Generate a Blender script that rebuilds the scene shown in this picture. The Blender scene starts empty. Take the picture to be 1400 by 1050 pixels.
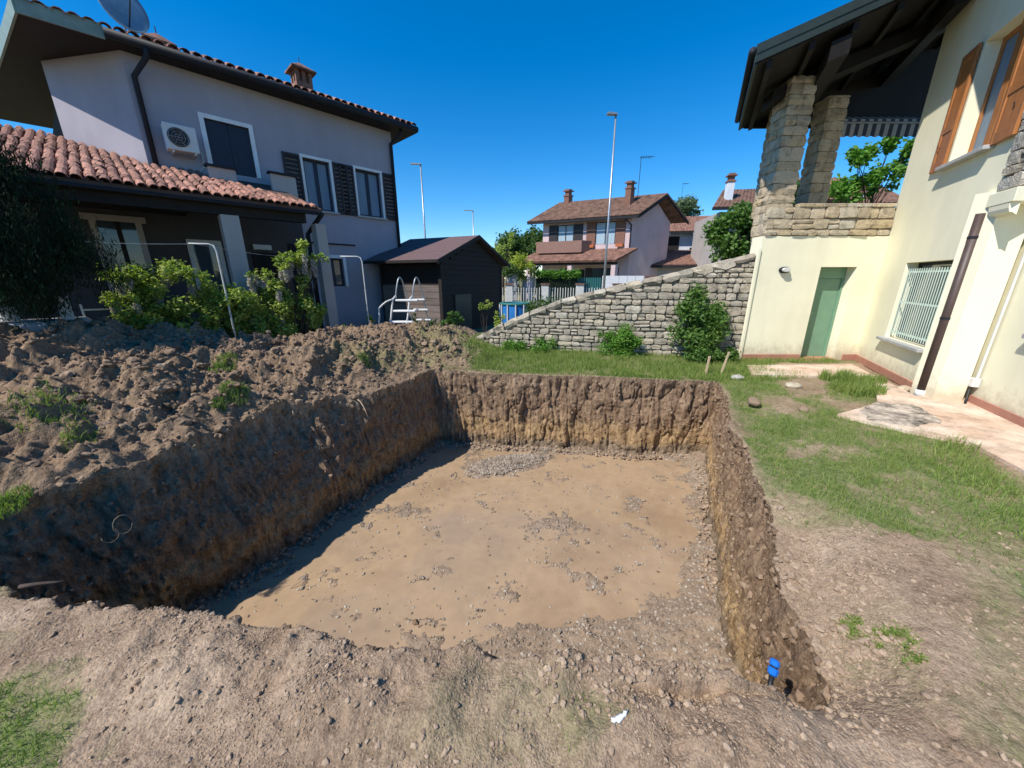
import bpy, math, random
import numpy as np
from mathutils import Matrix, Vector
random.seed(7); RNG = np.random.default_rng(7)
S = bpy.context.scene
C = S.collection
R = math.radians
# ------------------------------------------------------------------ camera, sky, sun
CAMH, PITCH, FPX = 1.7, R(16.5), 488.0
cd = bpy.data.cameras.new('camera'); cam = bpy.data.objects.new('camera', cd); C.objects.link(cam)
cam.location = (0, 0, CAMH); cam.rotation_euler = (R(90)-PITCH, 0, 0)
cd.sensor_width = 36; cd.lens = 36*FPX/1400; cd.clip_start = .05; cd.clip_end = 3000
S.camera = cam
SUN = Vector((-.72, -.5, 1.0)).normalized()
W = bpy.data.worlds.new('World'); S.world = W; W.use_nodes = True
wn = W.node_tree; wn.nodes.clear()
sky = wn.nodes.new('ShaderNodeTexSky'); sky.sky_type = 'NISHITA'; sky.sun_disc = False
sky.sun_elevation = math.asin(SUN.z); sky.sun_rotation = math.atan2(SUN.x, SUN.y)
sky.altitude = 0; sky.air_density = 1.0; sky.dust_density = 0.0; sky.ozone_density = 6.0
bg = wn.nodes.new('ShaderNodeBackground'); bg.inputs['Strength'].default_value = .105
hs = wn.nodes.new('ShaderNodeHueSaturation'); hs.inputs['Saturation'].default_value = 1.35; hs.inputs['Value'].default_value = 1.35
wo = wn.nodes.new('ShaderNodeOutputWorld')
wn.links.new(sky.outputs[0], hs.inputs['Color']); wn.links.new(hs.outputs[0], bg.inputs[0]); wn.links.new(bg.outputs[0], wo.inputs[0])
sl = bpy.data.lights.new('sun', 'SUN'); sl.energy = 5.0; sl.angle = R(.55); sl.color = (1, .94, .85)
so = bpy.data.objects.new('sun', sl); C.objects.link(so); so.rotation_euler = SUN.to_track_quat('Z', 'Y').to_euler()
so.location = (-8, -6, 14)
S.view_settings.view_transform = 'Standard'; S.view_settings.look = 'None'
S.view_settings.exposure = 0.35; S.view_settings.gamma = 1.0; S.view_settings.use_curve_mapping = False

# ------------------------------------------------------------------ helpers
def at(x, y, z=0.0):
    "world point at height z seen at photo pixel x,y (1400x1050)"
    u = (x-700)/FPX; v = (y-525)/FPX; c, s = math.cos(PITCH), math.sin(PITCH)
    d = (u, c-v*s, -s-v*c); t = (z-CAMH)/d[2]
    return (d[0]*t, d[1]*t, z)
def smooth(a, b, x):
    t = np.clip((x-a)/(b-a), 0, 1); return t*t*(3-2*t)
def hsh(ix, iy, seed):
    h = (ix.astype(np.int64)*374761393 + iy.astype(np.int64)*668265263 + seed*1274126177) & 0xffffffff
    h = ((h ^ (h >> 13))*1274126177) & 0xffffffff
    h = ((h ^ (h >> 16))*2246822519) & 0xffffffff
    return ((h ^ (h >> 15)) & 0xffffff)/float(0xffffff)
def vn(x, y, seed=0):
    ix = np.floor(x); iy = np.floor(y); fx = x-ix; fy = y-iy
    fx = fx*fx*fx*(fx*(fx*6-15)+10); fy = fy*fy*fy*(fy*(fy*6-15)+10)
    a = hsh(ix, iy, seed); b = hsh(ix+1, iy, seed); c = hsh(ix, iy+1, seed); d = hsh(ix+1, iy+1, seed)
    return (a+(b-a)*fx)+((c+(d-c)*fx)-(a+(b-a)*fx))*fy
def fbm(x, y, sc, oc=4, seed=0, gain=.5):
    x = np.asarray(x, float)/sc; y = np.asarray(y, float)/sc
    s = 0; a = 1; n = 0
    for i in range(oc):
        ca, sa = math.cos(.7*i+.3), math.sin(.7*i+.3)
        s = s+a*(vn(x*ca-y*sa+17.3*i, x*sa+y*ca-9.1*i, seed+i)*2-1); n += a; a *= gain; x = x*2.03; y = y*2.03
    return s/n
def billow(x, y, sc, oc=3, seed=0):
    x = np.asarray(x, float)/sc; y = np.asarray(y, float)/sc
    s = 0; a = 1; n = 0
    for i in range(oc):
        s = s+a*(1-2*np.abs(vn(x+31*i, y+11*i, seed+i)*2-1)); n += a; a *= .5; x = x*2.1; y = y*2.1
    return s/n

def new_mat(name):
    m = bpy.data.materials.new(name); m.use_nodes = True
    nt = m.node_tree; b = nt.nodes['Principled BSDF']
    return m, nt, b
def N(nt, typ, **kw):
    n = nt.nodes.new(typ)
    for k, v in kw.items():
        if k.startswith('i_'): n.inputs[k[2:]].default_value = v
        else: setattr(n, k, v)
    return n
def ramp(nt, pts, src):
    r = nt.nodes.new('ShaderNodeValToRGB'); el = r.color_ramp.elements
    while len(el) < len(pts): el.new(.5)
    for e, (p, c) in zip(el, pts): e.position = p; e.color = (*c, 1) if len(c) == 3 else c
    nt.links.new(src, r.inputs[0]); return r.outputs[0]
def mixc(nt, fac, a, b, mode='MIX'):
    n = nt.nodes.new('ShaderNodeMix'); n.data_type = 'RGBA'; n.blend_type = mode
    for s, v in ((n.inputs[0], fac), (n.inputs[6], a), (n.inputs[7], b)):
        if hasattr(v, 'links'): nt.links.new(v, s)
        elif isinstance(v, (int, float)): s.default_value = v
        else: s.default_value = (*v, 1)
    return n.outputs[2]
def noise(nt, scale, detail=5, vec=None, rough=.55):
    n = N(nt, 'ShaderNodeTexNoise'); n.inputs['Scale'].default_value = scale; n.inputs['Detail'].default_value = detail
    n.inputs['Roughness'].default_value = rough
    if vec is not None: nt.links.new(vec, n.inputs['Vector'])
    return n.outputs[0]
def objco(nt, scale=None):
    t = nt.nodes.new('ShaderNodeTexCoord'); o = t.outputs['Object']
    if scale:
        mp = nt.nodes.new('ShaderNodeMapping'); mp.inputs['Scale'].default_value = scale; nt.links.new(o, mp.inputs[0]); o = mp.outputs[0]
    return o
def bump(nt, b, h, strength, dist=.02):
    bp = nt.nodes.new('ShaderNodeBump'); bp.inputs['Strength'].default_value = strength; bp.inputs['Distance'].default_value = dist
    nt.links.new(h, bp.inputs['Height']); nt.links.new(bp.outputs[0], b.inputs['Normal'])
def simple(name, col, rough=.6, metal=0, var=.12, vs=6, bs=40, bd=.15, scale=None, rnd=0.0, spec=.4):
    "base colour broken up by large and fine noise, with fine relief"
    m, nt, b = new_mat(name)
    co = objco(nt, scale)
    n1 = noise(nt, vs, 6, co); n2 = noise(nt, bs, 4, co)
    dark = tuple(c*(1-var*2) for c in col); lite = tuple(min(1, c*(1+var)) for c in col)
    c = ramp(nt, [(.3, dark), (.72, lite)], n1)
    c = mixc(nt, .25, c, ramp(nt, [(.35, dark), (.65, lite)], n2))
    if rnd:
        oi = nt.nodes.new('ShaderNodeObjectInfo')
        c = mixc(nt, rnd, c, ramp(nt, [(0, tuple(x*.45 for x in col)), (.5, col), (1, tuple(min(1, x*1.7) for x in col))], oi.outputs['Random']))
    nt.links.new(c, b.inputs['Base Color'])
    b.inputs['Roughness'].default_value = rough; b.inputs['Metallic'].default_value = metal
    b.inputs['Specular IOR Level'].default_value = spec
    if bd: bump(nt, b, n2, bd, .01)
    return m
M = {}
def plaster(name, col, stain=.25):
    m, nt, b = new_mat(name); co = objco(nt)
    streak = noise(nt, 1.0, 6, objco(nt, (5, 5, .55)))
    big = noise(nt, .9, 5, co); fine = noise(nt, 90, 3, co)
    c = ramp(nt, [(.3, tuple(x*(.9-stain*.3) for x in col)), (.6, col)], big)
    c = mixc(nt, stain, c, ramp(nt, [(.42, tuple(x*.72 for x in col)), (.56, col)], streak))
    sz = nt.nodes.new('ShaderNodeSeparateXYZ'); nt.links.new(co, sz.inputs[0]); md = noise(nt, 7, 6, co, .7)
    zz = N(nt, 'ShaderNodeMath', operation='MULTIPLY_ADD'); zz.inputs[1].default_value = -.75; nt.links.new(md, zz.inputs[0]); nt.links.new(sz.outputs[2], zz.inputs[2])
    mr = N(nt, 'ShaderNodeMapRange'); mr.inputs['From Min'].default_value = -.34; mr.inputs['From Max'].default_value = .02; mr.inputs['To Min'].default_value = .6; mr.inputs['To Max'].default_value = 0
    nt.links.new(zz.outputs[0], mr.inputs['Value']); c = mixc(nt, mr.outputs[0], c, (.34, .25, .17))
    nt.links.new(c, b.inputs['Base Color']); b.inputs['Roughness'].default_value = .9
    b.inputs['Specular IOR Level'].default_value = .2
    bump(nt, b, fine, .25, .004); return m
M['cream'] = plaster('cream_plaster', (.84, .80, .60), .10)
M['lilac'] = plaster('lilac_plaster', (.37, .345, .385), .10)
M['pink'] = plaster('pink_plaster', (.62, .47, .47), .15)
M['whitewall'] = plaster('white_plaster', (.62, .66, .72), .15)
M['greywall'] = plaster('grey_plaster', (.42, .38, .36), .2); M['porch_shade'] = plaster('porch_shade_plaster', (.085, .08, .085), .2)  # second plaster is darkened to stand for the shade inside the porch
M['tile'] = simple('terracotta_tile', (.28, .14, .10), .92, var=.5, vs=7, bs=50, bd=.4, rnd=.8)
M['tile_bed'] = simple('roof_bed', (.10, .06, .045), .9)
M['tile_far'] = simple('weathered_brown_tile', (.17, .095, .065), .9, var=.35, vs=3, bs=12, bd=.2)
M['tile_far2'] = simple('weathered_red_tile', (.23, .12, .085), .9, var=.35, vs=3, bs=12, bd=.2)
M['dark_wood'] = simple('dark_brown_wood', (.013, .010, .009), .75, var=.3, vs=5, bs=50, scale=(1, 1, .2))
M['shutter_dark'] = simple('dark_shutter', (.028, .022, .022), .55)
M['shutter_blue'] = simple('dark_blue_door', (.012, .018, .04), .5)
M['wood'] = simple('orange_brown_wood', (.40, .155, .045), .5, var=.2, vs=7, bs=60, scale=(6, 6, .6), bd=.1)
M['green_fascia'] = simple('pale_green_fascia', (.20, .27, .24), .6)
M['dark_fascia'] = simple('dark_green_fascia', (.03, .045, .043), .5)
M['dark_metal'] = simple('dark_metal', (.02, .022, .028), .65, 0, spec=.2)
M['brown_metal'] = simple('brown_downpipe', (.075, .05, .043), .5, 0, bd=.05)
M['white'] = simple('white_paint', (.74, .74, .74), .6, var=.06)
M['offwhite'] = simple('off_white_plastic', (.60, .60, .58), .5, var=.08)
M['grey_metal'] = simple('galvanised_metal', (.36, .38, .40), .4, .6, var=.15)
M['green_door'] = simple('green_door_paint', (.165, .30, .20), .5, var=.06, bd=.04)
M['green_rail'] = simple('teal_railing', (.03, .16, .15), .6)
M['pale_green'] = simple('pale_green_bars', (.50, .60, .52), .5, var=.05)
M['concrete'] = simple('pale_concrete', (.45, .43, .40), .9, var=.2, vs=3)
M['slab'] = simple('weathered_slab', (.44, .37, .30), .95, var=.5, vs=5, bs=20, bd=.4)
M['sill'] = simple('grey_stone_sill', (.40, .40, .39), .8, var=.12)
M['skirt'] = simple('terracotta_skirting', (.42, .20, .14), .8, var=.1, rnd=.15)
M['felt'] = simple('brown_roofing_felt', (.135, .085, .085), .95, var=.15, vs=14, bs=120, bd=.4)
M['shedwood'] = simple('black_brown_boards', (.016, .012, .010), .75, var=.3, scale=(1, 1, 6), rnd=.2)
M['greyboard'] = simple('weathered_grey_board', (.165, .13, .115), .85, var=.3, vs=4, scale=(.6, .6, 9), rnd=.25)
M['blue'] = simple('blue_plastic', (.01, .14, .55), .35, var=.05, bd=.03)
M['bluepool'] = simple('blue_pool_liner', (.02, .17, .48), .5, var=.1)
M['black'] = simple('black_rubber', (.012, .012, .013), .5)
M['red'] = simple('red_plastic', (.55, .02, .02), .4)
M['paper'] = simple('white_litter', (.80, .80, .82), .7, var=.05)
M['stake'] = simple('pale_wood_stake', (.55, .42, .27), .85, var=.2, scale=(3, 3, .5))
M['root'] = simple('grey_root', (.24, .20, .15), .9, var=.3)
M['bark'] = simple('bark', (.07, .05, .038), .95, var=.3, vs=12, bs=40, bd=.6)
M['orangepot'] = simple('orange_planter', (.45, .13, .05), .7)
M['asphalt'] = simple('asphalt', (.055, .055, .057), .9, var=.15)
M['brickch'] = simple('chimney_brick', (.24, .12, .085), .9, var=.3, vs=20, bs=60)
M['panel'] = simple('brown_balcony_panel', (.25, .14, .11), .8, var=.1)

def stone_mat(name, cols, bs=22):
    m, nt, b = new_mat(name); co = objco(nt)
    oi = nt.nodes.new('ShaderNodeObjectInfo')
    g = nt.nodes.new('ShaderNodeNewGeometry')
    base = ramp(nt, [(i/(len(cols)-1), c) for i, c in enumerate(cols)], oi.outputs['Random'])
    n1 = noise(nt, 7, 8, g.outputs['Position'], .65); n2 = noise(nt, bs*2.2, 6, g.outputs['Position'])
    c = mixc(nt, .75, base, ramp(nt, [(.32, (.28, .27, .25)), (.5, (.8, .8, .8)), (.7, (1, 1, 1))], n1), 'MULTIPLY')
    c = mixc(nt, .35, c, ramp(nt, [(.38, (.4, .4, .4)), (.6, (1, 1, 1))], n2), 'MULTIPLY')
    nt.links.new(c, b.inputs['Base Color']); b.inputs['Roughness'].default_value = .92; b.inputs['Specular IOR Level'].default_value = .2
    ad = N(nt, 'ShaderNodeMath', operation='ADD'); nt.links.new(n1, ad.inputs[0]); nt.links.new(n2, ad.inputs[1])
    bump(nt, b, ad.outputs[0], .8, .025); return m
M['stone_grey'] = stone_mat('grey_fieldstone', [(.52, .46, .36), (.38, .345, .28), (.60, .52, .39), (.45, .39, .31), (.64, .58, .47)])
M['stone_tan'] = stone_mat('tan_sandstone', [(.62, .50, .34), (.50, .42, .31), (.68, .57, .41), (.57, .45, .28), (.66, .60, .48)])
M['stone_shaded'] = stone_mat('shaded_bay_stone', [(.56, .53, .47), (.47, .45, .42), (.62, .55, .44), (.55, .47, .36)])  # greyed copy of the bay stone, shade put into its colour
M['mortar'] = simple('grey_mortar', (.25, .22, .175), .95, var=.2)
M['mortar_tan'] = simple('tan_mortar', (.33, .28, .21), .95, var=.2)

def glass_mat(name, col=(.05, .07, .09), rough=.05):
    m, nt, b = new_mat(name); b.inputs['Base Color'].default_value = (*col, 1); b.inputs['Roughness'].default_value = rough
    b.inputs['Specular IOR Level'].default_value = .8
    n = noise(nt, 1.2, 2, objco(nt)); bump(nt, b, n, .08, .05); return m
M['glass'] = glass_mat('dark_window_glass')
M['curtain'] = simple('blue_grey_curtain', (.17, .25, .33), .5, var=.2, scale=(9, 9, .2))
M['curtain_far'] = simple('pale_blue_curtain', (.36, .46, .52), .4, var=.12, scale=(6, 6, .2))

def leaf_mat(name, cols, scale=3.0, trans=.35, rough=.55):
    m, nt, b = new_mat(name)
    g = nt.nodes.new('ShaderNodeNewGeometry')
    n1 = noise(nt, scale, 3, g.outputs['Position']); wn_ = nt.nodes.new('ShaderNodeTexWhiteNoise'); wn_.noise_dimensions = '1D'
    at_ = nt.nodes.new('ShaderNodeAttribute'); at_.attribute_name = 'rnd'
    mm = N(nt, 'ShaderNodeMath', operation='MULTIPLY_ADD'); mm.inputs[1].default_value = .55; nt.links.new(at_.outputs['Fac'], mm.inputs[0])
    m2 = N(nt, 'ShaderNodeMath', operation='MULTIPLY'); m2.inputs[1].default_value = .5; nt.links.new(n1, m2.inputs[0]); nt.links.new(m2.outputs[0], mm.inputs[2])
    c = ramp(nt, [(.12+.76*i/(len(cols)-1), cc) for i, cc in enumerate(cols)], mm.outputs[0])
    nt.links.new(c, b.inputs['Base Color']); b.inputs['Roughness'].default_value = rough; b.inputs['Specular IOR Level'].default_value = .3
    tr = nt.nodes.new('ShaderNodeBsdfTranslucent'); tc = mixc(nt, 1.0, c, (1.0, 1.25, .45), 'MULTIPLY'); nt.links.new(tc, tr.inputs[0])
    mx = nt.nodes.new('ShaderNodeMixShader'); mx.inputs[0].default_value = trans
    nt.links.new(b.outputs[0], mx.inputs[1]); nt.links.new(tr.outputs[0], mx.inputs[2])
    nt.links.new(mx.outputs[0], nt.nodes['Material Output'].inputs[0]); return m
M['leaf_vine'] = leaf_mat('vine_leaf', [(.09, .14, .03), (.21, .29, .06), (.38, .45, .10), (.50, .46, .14)])
M['leaf_green'] = leaf_mat('green_leaf', [(.04, .09, .018), (.085, .17, .035), (.17, .27, .06)])
M['leaf_bright'] = leaf_mat('bright_leaf', [(.05, .13, .015), (.11, .25, .03), (.17, .32, .05)])
M['leaf_tree'] = leaf_mat('tree_leaf', [(.035, .075, .02), (.07, .13, .03), (.12, .18, .05)], 1.0)
M['leaf_pale'] = leaf_mat('grey_green_leaf', [(.06, .10, .05), (.11, .16, .08), (.16, .21, .11)], 1.0)
M['leaf_dark'] = leaf_mat('shaded_conifer_needle', [(.004, .010, .005), (.008, .022, .009), (.02, .055, .015)], 3, .05, .95)  # near black greens carry the shade the conifer stands in
M['leaf_yellow'] = leaf_mat('yellow_green_leaf', [(.20, .26, .03), (.34, .40, .05), (.46, .48, .10)])
M['blossom'] = leaf_mat('pale_wisteria_blossom', [(.36, .31, .36), (.50, .44, .46), (.60, .56, .50)], 3, .3)
M['grass'] = leaf_mat('grass_blade', [(.075, .115, .028), (.15, .225, .048), (.23, .31, .075), (.37, .36, .15)], 2.2, .35)
M['straw'] = leaf_mat('dry_straw', [(.22, .17, .10), (.34, .28, .18), (.44, .38, .26)], 2.2, .15)
M['pebble'] = leaf_mat('pebble', [(.12, .09, .065), (.20, .155, .115), (.28, .23, .18), (.42, .38, .32)], 2.2, 0.0, .85)
M['clod_dark'] = leaf_mat('dark_soil_clod', [(.12, .079, .05), (.20, .138, .09), (.30, .215, .146)], 2.2, 0.0, .95)
M['clod'] = leaf_mat('soil_clod', [(.20, .14, .094), (.30, .218, .15), (.40, .30, .212)], 2.2, 0.0, .95)

class MB:
    def __init__(s, o=(0, 0), ang=0.0, yang=None):
        s.v = []; s.f = []; s.o = o; s.c = math.cos(ang); s.s = math.sin(ang); ya = ang+math.pi/2 if yang is None else yang; s.yc = math.cos(ya); s.ys = math.sin(ya)
    def T(s, p): return (s.o[0]+p[0]*s.c+p[1]*s.yc, s.o[1]+p[0]*s.s+p[1]*s.ys, p[2])
    def add(s, vs, fs):
        n = len(s.v); s.v += [s.T(p) for p in vs]; s.f += [tuple(n+i for i in f) for f in fs]; return s
    def box(s, x0, y0, z0, x1, y1, z1):
        return s.add([(x0, y0, z0), (x1, y0, z0), (x1, y1, z0), (x0, y1, z0), (x0, y0, z1), (x1, y0, z1), (x1, y1, z1), (x0, y1, z1)],
                     [(0, 3, 2, 1), (4, 5, 6, 7), (0, 1, 5, 4), (1, 2, 6, 5), (2, 3, 7, 6), (3, 0, 4, 7)])
    def prism(s, poly, z0, z1):
        n = len(poly); zz0 = z0 if hasattr(z0, '__len__') else [z0]*n; zz1 = z1 if hasattr(z1, '__len__') else [z1]*n
        vs = [(p[0], p[1], z) for p, z in zip(poly, zz0)]+[(p[0], p[1], z) for p, z in zip(poly, zz1)]
        return s.add(vs, [tuple(range(n))[::-1], tuple(range(n, 2*n))]+[(i, (i+1) % n, n+(i+1) % n, n+i) for i in range(n)])
    def slab(s, pts, th):
        "closed slab: pts is a 3D polygon (top), extruded down by th"
        n = len(pts); vs = [tuple(p) for p in pts]+[(p[0], p[1], p[2]-th) for p in pts]
        return s.add(vs, [tuple(range(n)), tuple(range(n, 2*n))[::-1]]+[(i, n+i, n+(i+1) % n, (i+1) % n) for i in range(n)])
    def xz(s, pts, y0, y1):
        "polygon given in x,z extruded along y"
        n = len(pts); vs = [(p[0], y0, p[1]) for p in pts]+[(p[0], y1, p[1]) for p in pts]
        return s.add(vs, [tuple(range(n)), tuple(range(n, 2*n))[::-1]]+[(i, n+i, n+(i+1) % n, (i+1) % n) for i in range(n)])
    def tube(s, pts, r, n=8, r2=None):
        pts = [Vector(p) for p in pts]; vs = []; fs = []; m = len(pts); up0 = None
        for i, p in enumerate(pts):
            d = (pts[min(i+1, m-1)]-pts[max(i-1, 0)]).normalized()
            if up0 is None: up0 = Vector((0, 0, 1)) if abs(d.z) < .9 else Vector((1, 0, 0))
            a = d.cross(up0).normalized(); b = a.cross(d); up0 = b
            rr = r if r2 is None else r+(r2-r)*i/(m-1)
            for k in range(n):
                t = 2*math.pi*k/n; q = p+a*(rr*math.cos(t))+b*(rr*math.sin(t)); vs.append(tuple(q))
        for i in range(m-1):
            for k in range(n): fs.append((i*n+k, i*n+(k+1) % n, (i+1)*n+(k+1) % n, (i+1)*n+k))
        fs += [tuple(range(n))[::-1], tuple(range((m-1)*n, m*n))]
        return s.add(vs, fs)
    def mesh(s, name, mat, off=(0, 0, 0), smoothed=False):
        me = bpy.data.meshes.new(name); me.from_pydata([(v[0]-off[0], v[1]-off[1], v[2]-off[2]) for v in s.v], [], s.f)
        me.materials.append(mat)
        if smoothed: me.polygons.foreach_set('use_smooth', [True]*len(me.polygons))
        me.update(); return me
    def build(s, name, mat, parent=None, bevel=0, smoothed=False, label=None):
        root = parent
        while root is not None and root.parent is not None: root = root.parent
        off = tuple(root.location) if root is not None else (0, 0, 0)
        o = bpy.data.objects.new(name, s.mesh(name, mat, off, smoothed)); C.objects.link(o); o.parent = parent
        if bevel:
            b = o.modifiers.new('bevel', 'BEVEL'); b.width = bevel; b.segments = 1; b.limit_method = 'ANGLE'
        if label: o['label'] = label
        return o
def tag(o, label=None, cat=None, group=None, kind=None):
    if label: o['label'] = label
    if cat: o['category'] = cat
    if group: o['group'] = group
    if kind: o['kind'] = kind
    return o
def thing(name, loc, label, cat, group=None):
    o = bpy.data.objects.new(name, None); o.empty_display_size = .1; C.objects.link(o); o.location = loc
    return tag(o, label, cat, group)
def rootof(o):
    while o.parent is not None: o = o.parent
    return o
def inst(me, name, parent, loc, rot=(0, 0, 0), scale=(1, 1, 1)):
    o = bpy.data.objects.new(name, me); C.objects.link(o); o.parent = parent
    r = rootof(parent).location
    o.location = (loc[0]-r.x, loc[1]-r.y, loc[2]-r.z); o.rotation_euler = rot; o.scale = scale; return o
def npmesh(name, v, f, mat, parent=None, attrs=None, smoothed=True, loc=None):
    "fast mesh from numpy arrays; f is (n,3) or (n,4)"
    me = bpy.data.meshes.new(name); k = f.shape[1]
    me.vertices.add(len(v)); me.vertices.foreach_set('co', np.asarray(v, np.float32).ravel())
    me.loops.add(f.size); me.loops.foreach_set('vertex_index', np.asarray(f, np.int32).ravel())
    me.polygons.add(len(f)); me.polygons.foreach_set('loop_start', np.arange(0, f.size, k, dtype=np.int32))
    me.polygons.foreach_set('loop_total', np.full(len(f), k, np.int32))
    me.polygons.foreach_set('use_smooth', np.full(len(f), smoothed))
    for an, av in (attrs or {}).items():
        a = me.attributes.new(an, 'FLOAT', 'POINT'); a.data.foreach_set('value', np.asarray(av, np.float32))
    me.materials.append(mat); me.update(calc_edges=True); me.validate()
    o = bpy.data.objects.new(name, me); C.objects.link(o)
    if parent is not None: o.parent = parent; r = rootof(parent).location; me.transform(Matrix.Translation((-r.x, -r.y, -r.z)))
    return o

# ------------------------------------------------------------------ pit outline, terrain
lip_ctrl = [(-1.5, 6.56), (-2.08, 5.28), (-2.52, 4.72), (-2.95, 4.25), (-3.1, 3.8), (-3.36, 3.25), (-3.45, 2.7), (-3.72, 2.3), (-4.05, 1.75),
            (-3.0, 1.63), (-2.3, 1.50), (-1.85, 1.47), (-1.35, 1.36), (-.8, 1.29), (0, 1.22), (.66, 1.18), (1.0, 1.12), (1.40, 1.06),
            (1.56, 1.25), (1.64, 1.5), (1.85, 2.0), (2.17, 2.72), (2.5, 3.6), (3.42, 5.55), (3.57, 5.96), (2.2, 6.12), (.5, 6.36)]
def base_of(p, i):
    x, y = p
    if i <= 8: yy = max(y, 2.0); return (-1.47+.457*(yy-6.55), yy)
    if i <= 17: return (max(min(x*1.0+.12*(x > .8)*2, 1.62), -3.4), y+.62)
    if i <= 20: return (3.66+.475*(max(y, 1.75)-6.0)+.02, max(y, 1.75))
    if i <= 24: return (3.62+.475*(y-6.0), y)
    return (x, y-.03)
def densify(c, step):
    P = []; n = len(c)
    for i in range(n):
        a = np.array(c[i]); b = np.array(c[(i+1) % n]); k = max(1, int(np.linalg.norm(b-a)/step))
        for j in range(k): P.append(a+(b-a)*j/k)
    return np.array(P)
LB = [tuple(p)+tuple(base_of(p, i)) for i, p in enumerate(lip_ctrl)]
P4 = densify(LB, .022)
def smooth_loop(A, k):
    for _ in range(k): A = (np.roll(A, 1, 0)+A*2+np.roll(A, -1, 0))/4
    return A
P4 = smooth_loop(P4, 14)
lip = P4[:, :2].copy(); bas = P4[:, 2:].copy()
tan = np.roll(lip, -1, 0)-np.roll(lip, 1, 0); tan /= np.linalg.norm(tan, axis=1)[:, None]+1e-9
nrm = np.stack([-tan[:, 1], tan[:, 0]], 1)
ctr = np.array([0, 3.8]); sgn = np.sign(((lip-ctr)*nrm).sum(1).mean()); nrm *= sgn   # outward
arc = np.concatenate([[0], np.cumsum(np.linalg.norm(np.diff(lip, axis=0), axis=1))])
rough_edge = np.where(lip[:, 1] > 5.8, .35, 1.0)*np.where(lip[:, 0] < -1.7, 1.6, 1.0)*np.where((lip[:, 0] > 1.4) & (lip[:, 1] < 4.5), 1.5, 1.0)
lip = lip+nrm*((fbm(arc, arc*0, .5, 4, 3)*.07+fbm(arc, arc*0+5, .09, 2, 8)*.018)*rough_edge)[:, None]

def heap_mask(x, y, dl):
    perp = .72*(x+3.82)-.695*(y-13)           # distance in front of the lilac house
    m = smooth(-.02, 1.1, dl)*smooth(3.0, 4.0, perp)
    side = smooth(.25, -1.3, x+.10*(y-7.5)+.25)*smooth(.9, 2.3, y+.12*(x+4))
    return m*side
def lin_dist(x, y):
    "rough distance outside the pit's left and back sides (positive outside)"
    dl = -((x+1.5)*.909-(y-6.56)*.417)        # left of the left edge
    return np.where(y > 6.5, np.maximum(np.minimum(y-6.5+.0*x, 99), dl), dl)
def height(x, y):
    x = np.asarray(x, float); y = np.asarray(y, float)
    dl = lin_dist(x, y)
    hm = heap_mask(x, y, dl)
    H = .42+.10*smooth(-1.5, -3.5, x)+.42*smooth(-3.6, -6.5, x)-.12*smooth(3.2, 2.0, y)
    z = .02*fbm(x, y, 1.7, 3, 1)
    hn = .15*fbm(x, y, .9, 3, 11)+.15*billow(x, y, .45, 2, 21)+.085*billow(x, y, .15, 3, 31)+.05*fbm(x, y, .06, 3, 41, .8)
    hn = hn*smooth(-.6, .1, hn+.35)+.06*np.maximum(0, fbm(x, y, .28, 2, 47))
    hm2 = heap_mask(x, y, dl+.45); z = z+hm*H+hm2*hn*(.6+.5*hm)
    near_heap = smooth(-.1, .5, dl)*(1-hm)*smooth(-.6, -1.4, x)*smooth(9.5, 8.0, y)
    z = z+near_heap*(.05*billow(x, y, .2, 3, 51)+.03)
    soil = 1-grass_mask(x, y)
    z = z+soil*(1-hm)*(.006*billow(x, y, .30, 3, 61)+.007*fbm(x, y, .10, 3, 71, .6)+.014*np.maximum(0, billow(x, y, .075, 1, 81))*smooth(-.1, .35, fbm(x, y, .35, 4, 83, .65))+.016*fbm(x, y, .7, 2, 87)+.004*vn(x/.05, y/.05, 89))
    # ruts pressed by the digger in the foreground
    z = z-.02*smooth(.75, 1, np.cos((x*.42-y*.9)*9+1.5*fbm(x, y, .8, 2, 5)))*smooth(2.6, 1.6, y)*smooth(.5, -.5, x)
    # broken near-right corner and the bank along the right edge
    dr = (x-1.75)*.889-(y-1.75)*.457
    z = z-.18*smooth(.42, 0.0, dr)*smooth(2.9, 1.9, y)*smooth(-.6, .05, dr+.5*(y < 1.1))*smooth(.95, 1.25, y)
    z = z-.05*smooth(.5, .1, dr)*smooth(-.3, 0, dr)*smooth(6, 4, y)
    z = z+.05*smooth(.35, .0, y-1.2+.12*x)*smooth(-.25, 0, y-1.0+.12*x)*smooth(-3.5, -1, x)*smooth(1.5, .8, x)*(1+fbm(x, y, .15, 2, 91))
    return z
def ground_at(px, py):
    z = .1
    for _ in range(25):
        c = at(px, py, z); z = .6*z+.4*float(height(np.array([c[0]]), np.array([c[1]]))[0])
    return c
def poly_px(pts): return np.array([at(*p)[:2] for p in pts])
def inside(poly, x, y):
    poly = np.asarray(poly); lo = poly.min(0); hi = poly.max(0); full = np.zeros(x.shape, bool)
    box = (x >= lo[0]) & (x <= hi[0]) & (y >= lo[1]) & (y <= hi[1])
    if box.any(): full[box] = inside_(poly, x[box], y[box])
    return full
def inside_(poly, x, y):
    r = np.zeros(x.shape, bool); n = len(poly)
    for i in range(n):
        x0, y0 = poly[i]; x1, y1 = poly[(i+1) % n]
        c = ((y0 > y) != (y1 > y)) & (x < (x1-x0)*(y-y0)/(y1-y0+1e-12)+x0); r ^= c
    return r
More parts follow.
